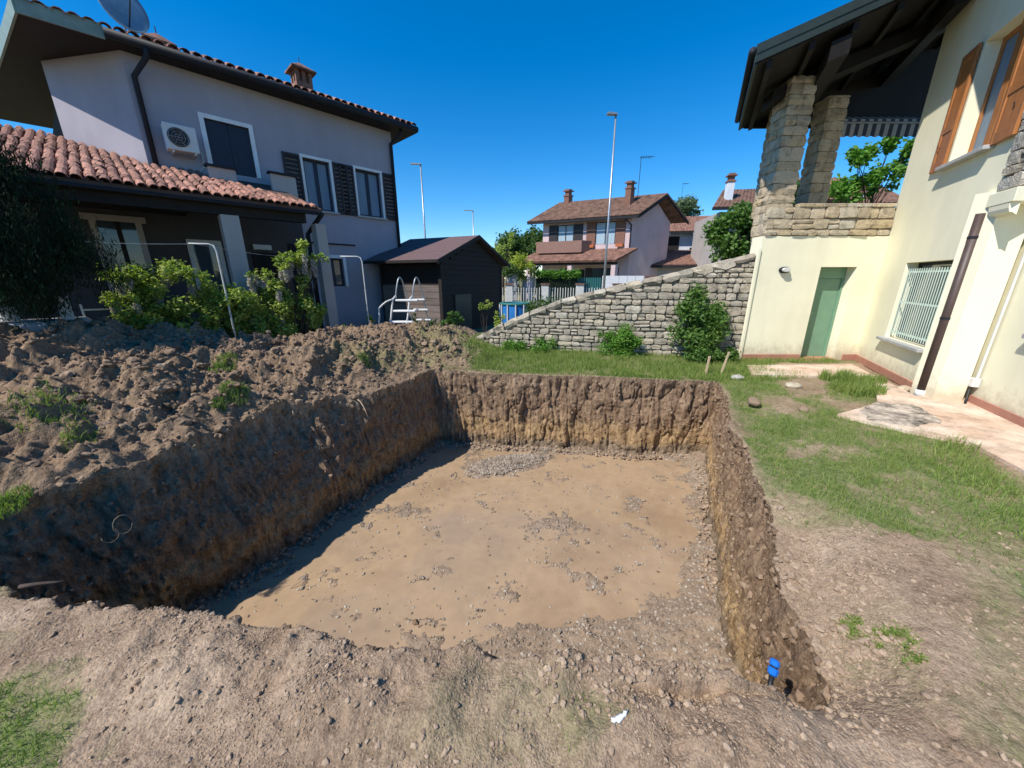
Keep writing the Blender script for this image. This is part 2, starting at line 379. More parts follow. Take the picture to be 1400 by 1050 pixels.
G_DENSE = [poly_px([(655, 470), (1020, 484), (1060, 500), (1000, 530), (985, 524), (800, 513), (640, 506), (640, 490)]),
           poly_px([(985, 522), (1030, 506), (1100, 512), (1130, 555), (1200, 582), (1300, 600), (1400, 660), (1500, 690), (1500, 860), (1400, 830), (1375, 760),
                    (1290, 745), (1215, 728), (1140, 690), (1050, 655), (1010, 570)]),
           poly_px([(1125, 516), (1195, 520), (1203, 550), (1140, 552)]),
           poly_px([(-120, 952), (60, 945), (125, 960), (90, 1010), (60, 1080), (-200, 1100)])]
G_SPARSE = [poly_px([(640, 925), (780, 935), (860, 985), (760, 1070), (520, 1070), (560, 990)]),
            poly_px([(1140, 835), (1250, 862), (1235, 893), (1170, 900)]),
            poly_px([(1290, 740), (1380, 760), (1420, 900), (1440, 1060), (1330, 1010), (1330, 850)]),
            poly_px([(1000, 640), (1070, 645), (1150, 672), (1210, 712), (1150, 720), (1050, 690)]),
            poly_px([(1200, 925), (1300, 930), (1250, 960)]),
            poly_px([(590, 462), (660, 474), (648, 500), (560, 515), (455, 535), (475, 515), (560, 503)]),
            poly_px([(-60, 870), (20, 868), (25, 890), (-60, 895)]),
            poly_px([(-60, 780), (50, 790), (60, 815), (-60, 815)])]
HOLES = [poly_px([(1070, 612), (1130, 608), (1165, 618), (1150, 630), (1085, 628)]), poly_px([(1040, 545), (1075, 540), (1110, 562), (1080, 572)]),
         poly_px([(1060, 520), (1110, 516), (1125, 538), (1085, 545)])]
def grass_mask(x, y):
    x = np.asarray(x, float); y = np.asarray(y, float)
    acc = 0
    for q in range(4):
        k_ = (.25, .55, .9, 1.3)[q]*(1+.5*(y > 3)); wx = x+.34*k_*fbm(x, y, .4, 5, 101+q*3, .7); wy = y+.30*k_*fbm(x, y, .4, 5, 111+q*3, .7)
        m = np.zeros(x.shape)
        for p in G_SPARSE: m = np.maximum(m, inside(p, wx, wy)*.38)
        for p in G_DENSE: m = np.maximum(m, inside(p, wx, wy)*1.0)
        for p in HOLES: m = m*(1-.9*inside(p, wx, wy))
        acc = acc+m/4
    m = acc
    far = ((y > 7.3) & (x > -1)) | (y > 10.5)
    m = np.maximum(m, far*.9)
    return m*(.6+.55*smooth(-.35, .3, fbm(x, y, .3, 4, 121)))*(1-.4*smooth(.15, .4, fbm(x, y, .14, 3, 131)))
print('terrain')
ys = [.25]
while ys[-1] < 11.5: ys.append(ys[-1]+.0085+.0045*ys[-1])
ys = np.array(ys); xs = np.concatenate([np.arange(-15, -6.5, .06), np.arange(-6.5, 5.2, .0155), np.arange(5.2, 10.01, .05)])
X, Y = np.meshgrid(xs, ys); nx, ny = len(xs), len(ys)
X = X.ravel().copy(); Y = Y.ravel().copy()
ins = inside(lip[::2], X, Y)
idx = np.arange(nx*ny).reshape(ny, nx)
Q = np.stack([idx[:-1, :-1], idx[:-1, 1:], idx[1:, 1:], idx[1:, :-1]], -1).reshape(-1, 4)
cnt = ins[Q].sum(1); keep = cnt < 4; Q = Q[keep]
edge = np.unique(Q[ins[Q]]) if len(Q) else []
if len(edge):
    e = np.stack([X[edge], Y[edge]], 1)
    for k in range(0, len(e), 500):
        d = ((e[k:k+500, None, :]-lip[None])**2).sum(2); j = d.argmin(1); e[k:k+500] = lip[j]
    X[edge] = e[:, 0]; Y[edge] = e[:, 1]
GM = grass_mask(X, Y); Z = height(X, Y); Z[edge] -= .012
used = np.zeros(nx*ny, bool); used[Q.ravel()] = True; remap = np.cumsum(used)-1
V = np.stack([X, Y, Z], 1)[used]; Q = remap[Q]; GM = GM[used]
HM = heap_mask(V[:, 0], V[:, 1], lin_dist(V[:, 0], V[:, 1])+.7)
# the sheet goes on to the horizon round the modelled lot
B = [-1500, -15, 10, 1500]; By = [-1500, .25, ys[-1], 2500]; x1 = xs[-1]
RV = []; RF = []
gx = [-1500, -15, float(x1), 1500]; gy = [-1500, .25, float(ys[-1]), 2500]
for j in range(4):
    for i in range(4): RV.append((gx[i], gy[j], 0.0))
for j in range(3):
    for i in range(3):
        if (i, j) != (1, 1): RF.append((j*4+i, j*4+i+1, j*4+i+5, j*4+i+4))
RF = np.array(RF)+len(V)
V = np.concatenate([V, RV]); Q = np.concatenate([Q, RF]); GM = np.concatenate([GM, np.full(16, .6)]); HM = np.concatenate([HM, np.zeros(16)])

def soil_mat():
    m, nt, b = new_mat('bare_soil'); g = nt.nodes.new('ShaderNodeNewGeometry'); P = g.outputs['Position']
    ag = nt.nodes.new('ShaderNodeAttribute'); ag.attribute_name = 'grass'
    ah = nt.nodes.new('ShaderNodeAttribute'); ah.attribute_name = 'heap'
    n1 = noise(nt, 1.6, 8, P, .6); n2 = noise(nt, 22, 8, P, .7); n3 = noise(nt, 120, 4, P, .6)
    c = ramp(nt, [(.3, (.255, .178, .12)), (.5, (.345, .25, .172)), (.68, (.42, .315, .222))], n1)
    c = mixc(nt, .8, c, ramp(nt, [(.34, (.50, .47, .45)), (.5, (.9, .9, .9)), (.66, (1.14, 1.14, 1.14))], n2), 'MULTIPLY')
    c = mixc(nt, .7, c, ramp(nt, [(.36, (.60, .58, .56)), (.6, (1.08, 1.08, 1.08))], n3), 'MULTIPLY')
    hc = ramp(nt, [(.32, (.13, .086, .054)), (.55, (.235, .163, .106)), (.7, (.32, .228, .155))], n2)
    c = mixc(nt, ah.outputs['Fac'], c, hc)
    turf = ramp(nt, [(.35, (.09, .12, .04)), (.6, (.17, .20, .075)), (.72, (.24, .22, .12))], n2)
    c = mixc(nt, ag.outputs['Fac'], c, turf)
    nt.links.new(c, b.inputs['Base Color']); b.inputs['Roughness'].default_value = .96; b.inputs['Specular IOR Level'].default_value = .12
    ad = N(nt, 'ShaderNodeMath', operation='MULTIPLY_ADD'); ad.inputs[1].default_value = .35
    nt.links.new(n3, ad.inputs[0]); nt.links.new(n2, ad.inputs[2])
    prev = ad.outputs[0]
    for sc_, w_ in ((38, -.55), (95, -.35)):      # crumb structure
        v_ = nt.nodes.new('ShaderNodeTexVoronoi'); v_.inputs['Scale'].default_value = sc_; v_.inputs['Randomness'].default_value = 1
        wv = N(nt, 'ShaderNodeVectorMath', operation='MULTIPLY_ADD'); wv.inputs[1].default_value = (.006, .006, .006)
        nz_ = N(nt, 'ShaderNodeTexNoise'); nz_.inputs['Scale'].default_value = 14; nt.links.new(P, nz_.inputs['Vector']); nt.links.new(nz_.outputs['Color'], wv.inputs[0]); nt.links.new(P, wv.inputs[2])
        nt.links.new(wv.outputs[0], v_.inputs['Vector']); k_ = N(nt, 'ShaderNodeMath', operation='MULTIPLY_ADD'); k_.inputs[1].default_value = w_
        nt.links.new(v_.outputs['Distance'], k_.inputs[0]); nt.links.new(prev, k_.inputs[2]); prev = k_.outputs[0]
    bump(nt, b, prev, .6, .022)
    return m
M['soil'] = soil_mat()
tag(npmesh('ground', V, Q, M['soil'], attrs={'grass': np.clip(GM, 0, 1), 'heap': HM}), kind='structure', label='bare earth and lawn round the excavated pit')

# ------------------------------------------------------------------ pit walls, floor, water
FZ = -1.5
def wall_mat():
    m, nt, b = new_mat('cut_earth'); g = nt.nodes.new('ShaderNodeNewGeometry'); P = g.outputs['Position']
    sx = nt.nodes.new('ShaderNodeSeparateXYZ'); nt.links.new(P, sx.inputs[0])
    mp = nt.nodes.new('ShaderNodeMapping'); mp.inputs['Scale'].default_value = (1, 1, .25); nt.links.new(P, mp.inputs[0])
    n1 = noise(nt, 2.2, 6, P, .6); n2 = noise(nt, 26, 7, P, .7); ns = noise(nt, 16, 5, mp.outputs[0], .65)
    zz = N(nt, 'ShaderNodeMath', operation='MULTIPLY_ADD'); zz.inputs[1].default_value = .45; nt.links.new(n1, zz.inputs[0]); nt.links.new(sx.outputs[2], zz.inputs[2])
    mr = N(nt, 'ShaderNodeMapRange'); mr.inputs['From Min'].default_value = -1.25; mr.inputs['From Max'].default_value = .35; nt.links.new(zz.outputs[0], mr.inputs['Value'])
    c = ramp(nt, [(.0, (.27, .21, .15)), (.09, (.29, .22, .15)), (.16, (.45, .31, .17)), (.29, (.44, .305, .17)), (.40, (.355, .25, .16)), (.54, (.31, .215, .142)), (.80, (.33, .235, .16)), (1, (.40, .30, .21))], mr.outputs[0])
    c = mixc(nt, .75, c, ramp(nt, [(.36, (.46, .40, .36)), (.5, (.92, .9, .88)), (.64, (1.25, 1.25, 1.2))], ns), 'MULTIPLY')
    c = mixc(nt, .6, c, ramp(nt, [(.36, (.55, .52, .5)), (.6, (1.12, 1.12, 1.12))], n2), 'MULTIPLY')
    nt.links.new(c, b.inputs['Base Color']); b.inputs['Roughness'].default_value = 1; b.inputs['Specular IOR Level'].default_value = .03
    ad = N(nt, 'ShaderNodeMath', operation='ADD'); nt.links.new(ns, ad.inputs[0]); nt.links.new(n2, ad.inputs[1]); bump(nt, b, ad.outputs[0], 1.0, .045)
    return m
M['cut'] = wall_mat()
K = len(lip); rows = 64
vv = np.linspace(0, 1, rows)
lz = height(lip[:, 0], lip[:, 1])
VW = np.zeros((rows, K, 3))
leftside = smooth(-1.3, -2.1, lip[:, 0])*(lip[:, 1] > 1.9); backside = (lip[:, 1] > 5.9).astype(float)*(lip[:, 0] > -1.45)
nr2 = smooth_loop(nrm, 20); nr2 /= np.linalg.norm(nr2, axis=1)[:, None]
for r, t in enumerate(vv):
    h = smooth(0, .62, np.array(t))
    pos = lip*(1-h)+bas*h
    zt = lz*(1-t)+(FZ-.12)*t
    amp = smooth(0, .12, np.array(t))
    shear = arc+ .12*t
    d = fbm(shear, 0*arc+t*.35, .13, 3, 201)*(.045+.02*backside)+fbm(arc, 0*arc+t*1.5, .55, 4, 211)*(.075+.07*leftside)+fbm(arc, 0*arc+t*1.6, .05, 2, 221)*.016+fbm(arc, 0*arc+t*1.6, .17, 4, 261, .7)*(.02+.035*leftside)+np.maximum(0, fbm(arc, 0*arc+t*2.2, .10, 4, 271, .7))*.04*(1-backside)+(np.exp(-(fbm(shear, 0*arc+t*.3, .16, 2, 281)/.05)**2)*.045+np.exp(-(fbm(arc, 0*arc+t*1.2, .5, 2, 291)/.03)**2)*.03)*(.6+.5*backside)
    d = d+np.maximum(0, fbm(arc, 0*arc+t*.3, .22, 2, 231)-.25)*.12*(backside+leftside*.8)
    foot = -.10*smooth(.86, 1.0, np.array(t))*(1+fbm(arc, 0*arc, .2, 3, 241))
    pos = pos+nr2*((d*amp+foot)[:, None])
    VW[r, :, :2] = pos; VW[r, :, 2] = zt-(.012 if r == 0 else 0)
ii = np.arange(rows*K).reshape(rows, K); a = ii[:-1]; b_ = ii[1:]
QW = np.stack([a, np.roll(a, -1, 1), np.roll(b_, -1, 1), b_], -1).reshape(-1, 4)
tag(npmesh('pit_wall', VW.reshape(-1, 3), QW, M['cut']), kind='structure', label='vertical cut earth sides of the pit')

fx = np.arange(-3.9, 3.95, .024); fy = np.arange(1.5, 6.75, .024); FX, FY = np.meshgrid(fx, fy); sh = FX.shape; FX = FX.ravel(); FY = FY.ravel()
def floor_bias(x, y):
    dr = (3.66+.475*(y-6.0))-x; dlb = x-(-1.47+.457*(y-6.55)); db = (6.55-.115*(x+1.5))-y
    b = .055*smooth(.55, .05, dr+.15*fbm(x, y, .5, 2, 301))+.05*smooth(.32, .05, dlb+.1*fbm(x, y, .4, 2, 302))+.05*smooth(.25, .03, db)
    b = b+.055*smooth(2.75, 2.25, y-.18*x+.5*fbm(x, y, .8, 3, 303))*smooth(-1.6, .4, x)
    b = b+.035*smooth(2.35, 2.0, y)
    px, py = (x+.05)*.9+(y-5.72)*.42, -(x+.05)*.42+(y-5.72)*.9
    b = b+.10*smooth(1.0, .2, np.sqrt((px/1.0)**2+(py/.42)**2)+.25*fbm(x, y, .3, 3, 304))
    return b
def floor_h(x, y):
    b = floor_bias(x, y)
    tr = fbm(x*.6+y*.5, y*1.6, .8, 4, 311)
    isl = smooth(.0, .30, fbm(x, y*1.3, .42, 5, 312, .68))+.8*smooth(.22, .5, fbm(x*.8, y*1.6, .16, 4, 316, .65))*smooth(-.25, .25, fbm(x, y, 1.3, 2, 318))
    z = FZ-.026+.023*tr+.012*fbm(x, y*1.5, .28, 4, 319)+isl*.028+b+(.35+.65*np.clip(b*20+isl, 0, 1))*(.012*billow(x, y, .11, 3, 321)+.006*fbm(x, y, .03, 2, 331))
    return z
FZZ = floor_h(FX, FY); ii = np.arange(len(FX)).reshape(sh)
QF = np.stack([ii[:-1, :-1], ii[:-1, 1:], ii[1:, 1:], ii[1:, :-1]], -1).reshape(-1, 4)
def mud_mat():
    m, nt, b = new_mat('wet_mud'); g = nt.nodes.new('ShaderNodeNewGeometry'); P = g.outputs['Position']
    sx = nt.nodes.new('ShaderNodeSeparateXYZ'); nt.links.new(P, sx.inputs[0])
    n1 = noise(nt, 1.5, 6, P); n2 = noise(nt, 40, 6, P, .7)
    c = ramp(nt, [(.3, (.24, .172, .115)), (.6, (.31, .23, .16))], n1)
    c = mixc(nt, .8, c, ramp(nt, [(.36, (.55, .53, .5)), (.5, (.95, .95, .95)), (.66, (1.15, 1.15, 1.2))], n2), 'MULTIPLY')
    nt.links.new(c, b.inputs['Base Color'])
    mr = N(nt, 'ShaderNodeMapRange'); mr.inputs['From Min'].default_value = FZ; mr.inputs['From Max'].default_value = FZ+.04
    mr.inputs['To Min'].default_value = .35; mr.inputs['To Max'].default_value = .9; nt.links.new(sx.outputs[2], mr.inputs['Value']); nt.links.new(mr.outputs[0], b.inputs['Roughness'])
    b.inputs['Specular IOR Level'].default_value = .3
    bump(nt, b, n2, .7, .02); return m
M['mud'] = mud_mat()
tag(npmesh('pit_floor', np.stack([FX, FY, FZZ], 1), QF, M['mud']), kind='structure', label='muddy gravelly floor of the pit')
def water_mat():
    m, nt, b = new_mat('muddy_water'); g = nt.nodes.new('ShaderNodeNewGeometry'); P = g.outputs['Position']
    n1 = noise(nt, .9, 5, P); n2 = noise(nt, 9, 5, P)
    c = ramp(nt, [(.32, (.29, .20, .122)), (.5, (.365, .258, .16)), (.66, (.30, .218, .145))], n1)
    c = mixc(nt, .4, c, ramp(nt, [(.35, (.8, .8, .8)), (.65, (1.08, 1.08, 1.08))], n2), 'MULTIPLY')
    nt.links.new(c, b.inputs['Base Color']); b.inputs['Roughness'].default_value = .05; b.inputs['IOR'].default_value = 1.33
    n3 = noise(nt, 14, 3, P); bump(nt, b, n3, .06, .01); return m
M['water'] = water_mat()
mb = MB(); mb.add([(-3.85, 1.6, FZ), (3.9, 1.6, FZ), (3.9, 6.7, FZ), (-3.85, 6.7, FZ)], [(0, 1, 2, 3)])
tag(mb.build('puddle_water', M['water']), kind='structure', label='shallow tan muddy water on the pit floor')
mb = MB(); mb.prism([(p[0], p[1]) for p in densify([(-4.6, 1.2), (4.4, 1.2), (4.4, 7), (-4.6, 7)], 9)], -1.9, -1.75)

# ------------------------------------------------------------------ scattered clods, pebbles, straw, grass
t_ = (1+5**.5)/2
ICO_V = np.array([(-1, t_, 0), (1, t_, 0), (-1, -t_, 0), (1, -t_, 0), (0, -1, t_), (0, 1, t_), (0, -1, -t_), (0, 1, -t_), (t_, 0, -1), (t_, 0, 1), (-t_, 0, -1), (-t_, 0, 1)])/1.902
ICO_F = np.array([(0, 11, 5), (0, 5, 1), (0, 1, 7), (0, 7, 10), (0, 10, 11), (1, 5, 9), (5, 11, 4), (11, 10, 2), (10, 7, 6), (7, 1, 8), (3, 9, 4), (3, 4, 2), (3, 2, 6), (3, 6, 8), (3, 8, 9), (4, 9, 5), (2, 4, 11), (6, 2, 10), (8, 6, 7), (9, 8, 1)])
def subdiv(v, f):
    v = [tuple(p) for p in v]; cache = {}; out = []
    def mid(a, b):
        k = (min(a, b), max(a, b))
        if k not in cache:
            p = (np.array(v[a])+np.array(v[b]))/2; v.append(tuple(p/np.linalg.norm(p))); cache[k] = len(v)-1
        return cache[k]
    for a, b, c in f:
        ab, bc, ca = mid(a, b), mid(b, c), mid(c, a); out += [(a, ab, ca), (b, bc, ab), (c, ca, bc), (ab, bc, ca)]
    return np.array(v), np.array(out)
ICO2 = subdiv(ICO_V, ICO_F)
def rot_mats(n):
    q = RNG.normal(size=(n, 4)); q /= np.linalg.norm(q, axis=1)[:, None]; w, x, y, z = q.T
    return np.stack([np.stack([1-2*(y*y+z*z), 2*(x*y-z*w), 2*(x*z+y*w)], 1), np.stack([2*(x*y+z*w), 1-2*(x*x+z*z), 2*(y*z-x*w)], 1), np.stack([2*(x*z-y*w), 2*(y*z+x*w), 1-2*(x*x+y*y)], 1)], 1)
def rocks(name, pts, size, mat, fine=False, flat=.75, jag=.3, label=None, parent=None, smoothed=False):
    tv, tf = (ICO2 if fine else (ICO_V, ICO_F)); n = len(pts); k = len(tv)
    v = np.repeat(tv[None], n, 0)*(1+RNG.uniform(-jag, jag, (n, k, 1)))
    v = v*RNG.uniform(.65, 1.25, (n, 1, 3)); v = np.einsum('nij,nkj->nki', rot_mats(n), v)
    v[:, :, 2] *= flat; v = v*size[:, None, None]+pts[:, None, :]
    f = (tf[None]+(np.arange(n)*k)[:, None, None]).reshape(-1, 3)
    o = npmesh(name, v.reshape(-1, 3), f, mat, parent, {'rnd': np.repeat(RNG.uniform(0, 1, n), k)}, smoothed)
    return tag(o, label, None, None, 'stuff')
def scatter(n, x0, x1, y0, y1, dens):
    x = RNG.uniform(x0, x1, n); y = RNG.uniform(y0, y1, n); k = RNG.uniform(0, 1, n) < dens(x, y)
    return x[k], y[k]
def outside(x, y): return ~inside(lip[::6], x, y)
print('scatter')
x, y = scatter(34000, -9.5, -.4, 1.6, 9, lambda x, y: heap_mask(x, y, lin_dist(x, y)+.5)*outside(x, y)*(y > .2)*smooth(1.6, .95, np.abs(x)/np.maximum(y, .1)))
s = .007+.026*RNG.uniform(0, 1, len(x))**3.2; z = height(x, y)+s*.25
rocks('soil_clods', np.stack([x, y, z], 1), s, M['clod_dark'], False, label='loose brown clods on the spoil heap')
x, y = scatter(3200, -8, -.6, 1.9, 8, lambda x, y: heap_mask(x, y, lin_dist(x, y)+.4)*outside(x, y)*smooth(1.6, .95, np.abs(x)/np.maximum(y, .1)))
s = .020+.055*RNG.uniform(0, 1, len(x))**3.2; z = height(x, y)+s*.1
rocks('large_soil_clods', np.stack([x, y, z], 1), s, M['clod_dark'], True, label='larger lumps of earth on the spoil heap')
def berm(x, y): return outside(x, y)*np.clip(1-grass_mask(x, y)*1.5, 0, 1)*(1-heap_mask(x, y, lin_dist(x, y)))
x, y = scatter(52000, -4.2, 5.0, .55, 3.4, lambda x, y: berm(x, y)*(.25+.75*smooth(-.1, .35, fbm(x, y, .5, 3, 401)))*smooth(3.4, 1.4, y))
s = .0025+.012*RNG.uniform(0, 1, len(x))**3.2; z = height(x, y)+s*.2
rocks('soil_crumbs', np.stack([x, y, z], 1), s, M['clod'], False, label='small crumbs of dry earth in the foreground')
OCT = (np.array([(1, 0, 0), (0, 1, 0), (-1, 0, 0), (0, -1, 0), (0, 0, 1), (0, 0, -1)]), np.array([(0, 1, 4), (1, 2, 4), (2, 3, 4), (3, 0, 4), (1, 0, 5), (2, 1, 5), (3, 2, 5), (0, 3, 5)]))
x, y = scatter(230000, -3.4, 4.2, .55, 2.6, lambda x, y: berm(x, y)*smooth(-.35, .3, fbm(x, y, .22, 3, 405))*smooth(2.7, 1.2, y)*smooth(1.5, 1.2, np.abs(x)/np.maximum(y, .1)))
s = (.0016+.0042*RNG.uniform(0, 1, len(x))**2)*(.7+.3*y); z = height(x, y)+s*.3; ICO_V0, ICO_F0 = ICO_V, ICO_F; ICO_V, ICO_F = OCT
rocks('fine_crumbs', np.stack([x, y, z], 1), s, M['clod'], False, label='fine crumbs of dry earth strewn over the near ground'); ICO_V, ICO_F = ICO_V0, ICO_F0
x, y = scatter(900, .1, .9, .95, 1.35, lambda x, y: outside(x, y)*smooth(.25, 0, np.abs(y-1.16)))
s = .003+.013*RNG.uniform(0, 1, len(x))**3; z = height(x, y)+s*.3
rocks('rim_clods', np.stack([x, y, z], 1), s, M['clod'], True, label='crumbled clods along the near rim of the pit')
x, y = scatter(9000, -4, 4.2, 1.0, 7, lambda x, y: outside(x, y)*(grass_mask(x, y) < .3)*smooth(.35, .0, np.abs((x-1.8)*.889-(y-1.9)*.457-.12)))
s = .004+.022*RNG.uniform(0, 1, len(x))**3; z = height(x, y)+s*.3
rocks('bank_clods', np.stack([x, y, z], 1), s, M['clod'], False, label='loose clods along the right bank of the pit')
cs = np.array([ground_at(*p) for p in ((1150, 905), (1185, 900), (1130, 870), (1100, 800), (1160, 800), (1060, 740), (1050, 690), (1090, 770), (1200, 880))]); kk = RNG.integers(0, 9, 420); n = 420
x = cs[kk, 0]+RNG.normal(size=n)*.06; y = cs[kk, 1]+RNG.normal(size=n)*.05; s = .005+.022*RNG.uniform(0, 1, n)**2.5; k_ = outside(x, y); x, y, s = x[k_], y[k_], s[k_]
rocks('corner_clods', np.stack([x, y, height(x, y)+s*.25], 1), s, M['clod'], True, label='broken clods on the slumped right bank')
basp = bas[::4]
x, y = scatter(80000, -3.8, 3.8, 1.7, 6.6, lambda x, y: (.03+.22*smooth(.1, .5, fbm(x, y, .3, 4, 411))+smooth(FZ-.006, FZ+.012, floor_h(x, y))*.8)*inside(basp, x, y))
s = .004+.016*RNG.uniform(0, 1, len(x))**3.2; z = np.maximum(floor_h(x, y), FZ-.004)+s*.15
rocks('gravel', np.stack([x, y, z], 1), s, M['pebble'], False, label='pale gravel lying on the wet pit floor')
x, y = scatter(1500, -3.6, 3.6, 1.8, 6.4, lambda x, y: inside(basp, x, y)*smooth(-.3, .4, fbm(x, y, .7, 3, 421)))
s = .008+.022*RNG.uniform(0, 1, len(x))**2.5; z = np.maximum(floor_h(x, y), FZ-.01)
rocks('floor_lumps', np.stack([x, y, z], 1), s, M['clod_dark'], False, label='wet lumps of mud standing out of the water on the pit floor')
x, y = scatter(30000, -1.2, 1.1, 5.2, 6.3, lambda x, y: smooth(FZ+.02, FZ+.06, floor_h(x, y))*inside(basp, x, y))
s = .008+.016*RNG.uniform(0, 1, len(x))**2; z = floor_h(x, y)+s*.2
rocks('gravel_pile', np.stack([x, y, z], 1), s, M['pebble'], False, label='low pile of gravel near the back wall of the pit')
# stones and crumbs stuck in the cut faces
kk = RNG.integers(0, K, 3600); rr = (1-RNG.uniform(0, 1, 3600)**1.9*.75)*(rows-2); rr = rr.astype(int); p = VW[rr, kk]
s = .004+.014*RNG.uniform(0, 1, 3600)**3
rocks('embedded_pebbles', p, s, M['clod'], False, 1, label='pebbles showing in the cut earth')
kk = RNG.integers(0, K, 5200); rr = (RNG.uniform(0, 1, 5200)**1.5*(rows*.62)).astype(int)+1; q = (lip[kk, 1] < 5.8) | (RNG.uniform(0, 1, 5200) < .35); kk = kk[q]; rr = rr[q]; p = VW[rr, kk]; s = .006+.026*RNG.uniform(0, 1, len(kk))**3
rocks('clinging_clods', p, s, M['clod_dark'], False, 1, .3, label='clods of topsoil clinging to the upper part of the cut walls')
kk = RNG.integers(0, K, 2600); p = VW[rows-7, kk].copy(); p[:, 2] = FZ+RNG.uniform(0, .07, 2600); p[:, :2] -= nr2[kk]*RNG.uniform(-.02, .16, 2600)[:, None]
s = .008+.024*RNG.uniform(0, 1, 2600)**2
rocks('rubble', p, s, M['clod'], False, 1, label='rubble fallen along the foot of the cut walls')

def blades(name, x, y, z, h, w, mat, label, lean=.35, flat=False):
    n = len(x); a = RNG.uniform(0, 2*math.pi, n); la = RNG.uniform(0, 2*math.pi, n); ln = h*RNG.uniform(0, 1, n)*lean*2
    dx, dy = np.cos(a)*w/2, np.sin(a)*w/2; lx, ly = np.cos(la)*ln, np.sin(la)*ln
    if flat: hz = h*RNG.uniform(.0, .12, n); lx = np.cos(la)*h; ly = np.sin(la)*h; dx = -np.sin(la)*w/2; dy = np.cos(la)*w/2
    else: hz = h
    P = np.stack([np.stack([x-dx, y-dy, z-.004], 1), np.stack([x+dx, y+dy, z-.004], 1),
                  np.stack([x+dx*.75+lx*.35, y+dy*.75+ly*.35, z+hz*.6], 1), np.stack([x-dx*.75+lx*.35, y-dy*.75+ly*.35, z+hz*.6], 1),
                  np.stack([x+lx, y+ly, z+hz*(1 if not flat else .2)], 1)], 1)
    b0 = (np.arange(n)*5)[:, None]
    f = np.concatenate([b0+np.array([[0, 1, 2]]), b0+np.array([[0, 2, 3]]), b0+np.array([[3, 2, 4]])])
    return tag(npmesh(name, P.reshape(-1, 3), f, mat, attrs={'rnd': np.repeat(RNG.uniform(0, 1, n), 5)}, smoothed=False), label, None, None, 'stuff')
gmod = lambda x, y: outside(x, y)*smooth(.2, 1.0, grass_mask(x, y))*np.where(y < 6.4, .35+.65*smooth(-.25, .25, fbm(x, y, .22, 4, 141, .65)), 1.0)
x, y = scatter(90000, -1.2, 6.9, 5.9, 9.3, lambda x, y: gmod(x, y)*(y < 9.3-.22*(x+1)))
blades('lawn_grass', x, y, height(x, y), RNG.uniform(.04, .12, len(x)), RNG.uniform(.004, .008, len(x)), M['grass'], 'green lawn between the pit and the stone wall')
x, y = scatter(150000, 1.6, 7.2, 1.7, 6.5, gmod)
blades('side_grass', x, y, height(x, y), RNG.uniform(.012, .065, len(x)), RNG.uniform(.0025, .005, len(x)), M['grass'], 'trampled grass between the pit and the yellow house', .6)
cl = poly_px([(1125, 516), (1195, 520), (1203, 550), (1140, 552)])
x, y = scatter(26000, 4.2, 6.8, 5.0, 6.6, lambda x, y: inside(cl, x+.35*fbm(x, y, .35, 4, 611), y+.3*fbm(x, y, .35, 4, 612))*smooth(-.4, .3, fbm(x, y, .2, 3, 613)))
blades('tall_grass', x, y, height(x, y), RNG.uniform(.06, .21, len(x)), RNG.uniform(.005, .009, len(x)), M['grass'], 'tuft of tall bright grass at the edge of the patio')
cl2 = poly_px([(1290, 598), (1400, 650), (1460, 700), (1420, 790), (1330, 700), (1260, 640)])
x, y = scatter(26000, 2.5, 6.5, 2.0, 4.4, lambda x, y: inside(cl2, x+.25*fbm(x, y, .4, 4, 601), y+.25*fbm(x, y, .4, 4, 602))*smooth(-.3, .3, fbm(x, y, .2, 3, 603)))
blades('rough_grass', x, y, height(x, y), RNG.uniform(.03, .11, len(x)), RNG.uniform(.003, .007, len(x)), M['grass'], 'longer rough grass beside the concrete patio', .6)
x, y = scatter(46000, -3.2, 5.2, .5, 4.0, lambda x, y: outside(x, y)*smooth(.05, .5, grass_mask(x, y))*smooth(-.15, .35, fbm(x, y, .12, 3, 501)))
blades('sparse_grass', x, y, height(x, y), RNG.uniform(.008, .035, len(x)), RNG.uniform(.0015, .0032, len(x)), M['grass'], 'thin grass growing through the trodden soil', .8)
x, y = scatter(16000, -3, -.9, .5, 1.4, lambda x, y: smooth(.35, .9, grass_mask(x, y)))
blades('corner_grass', x, y, height(x, y), RNG.uniform(.015, .05, len(x)), RNG.uniform(.002, .004, len(x)), M['grass'], 'green grass patch in the near left corner', .7)
x, y = scatter(24000, -3, 6.0, .5, 5.5, lambda x, y: outside(x, y)*(.22+.7*smooth(.05, .3, grass_mask(x, y))))
blades('straw', x, y, height(x, y)+.003, RNG.uniform(.012, .05, len(x)), RNG.uniform(.001, .0022, len(x)), M['straw'], 'dry stalks lying on the bare soil', flat=True)
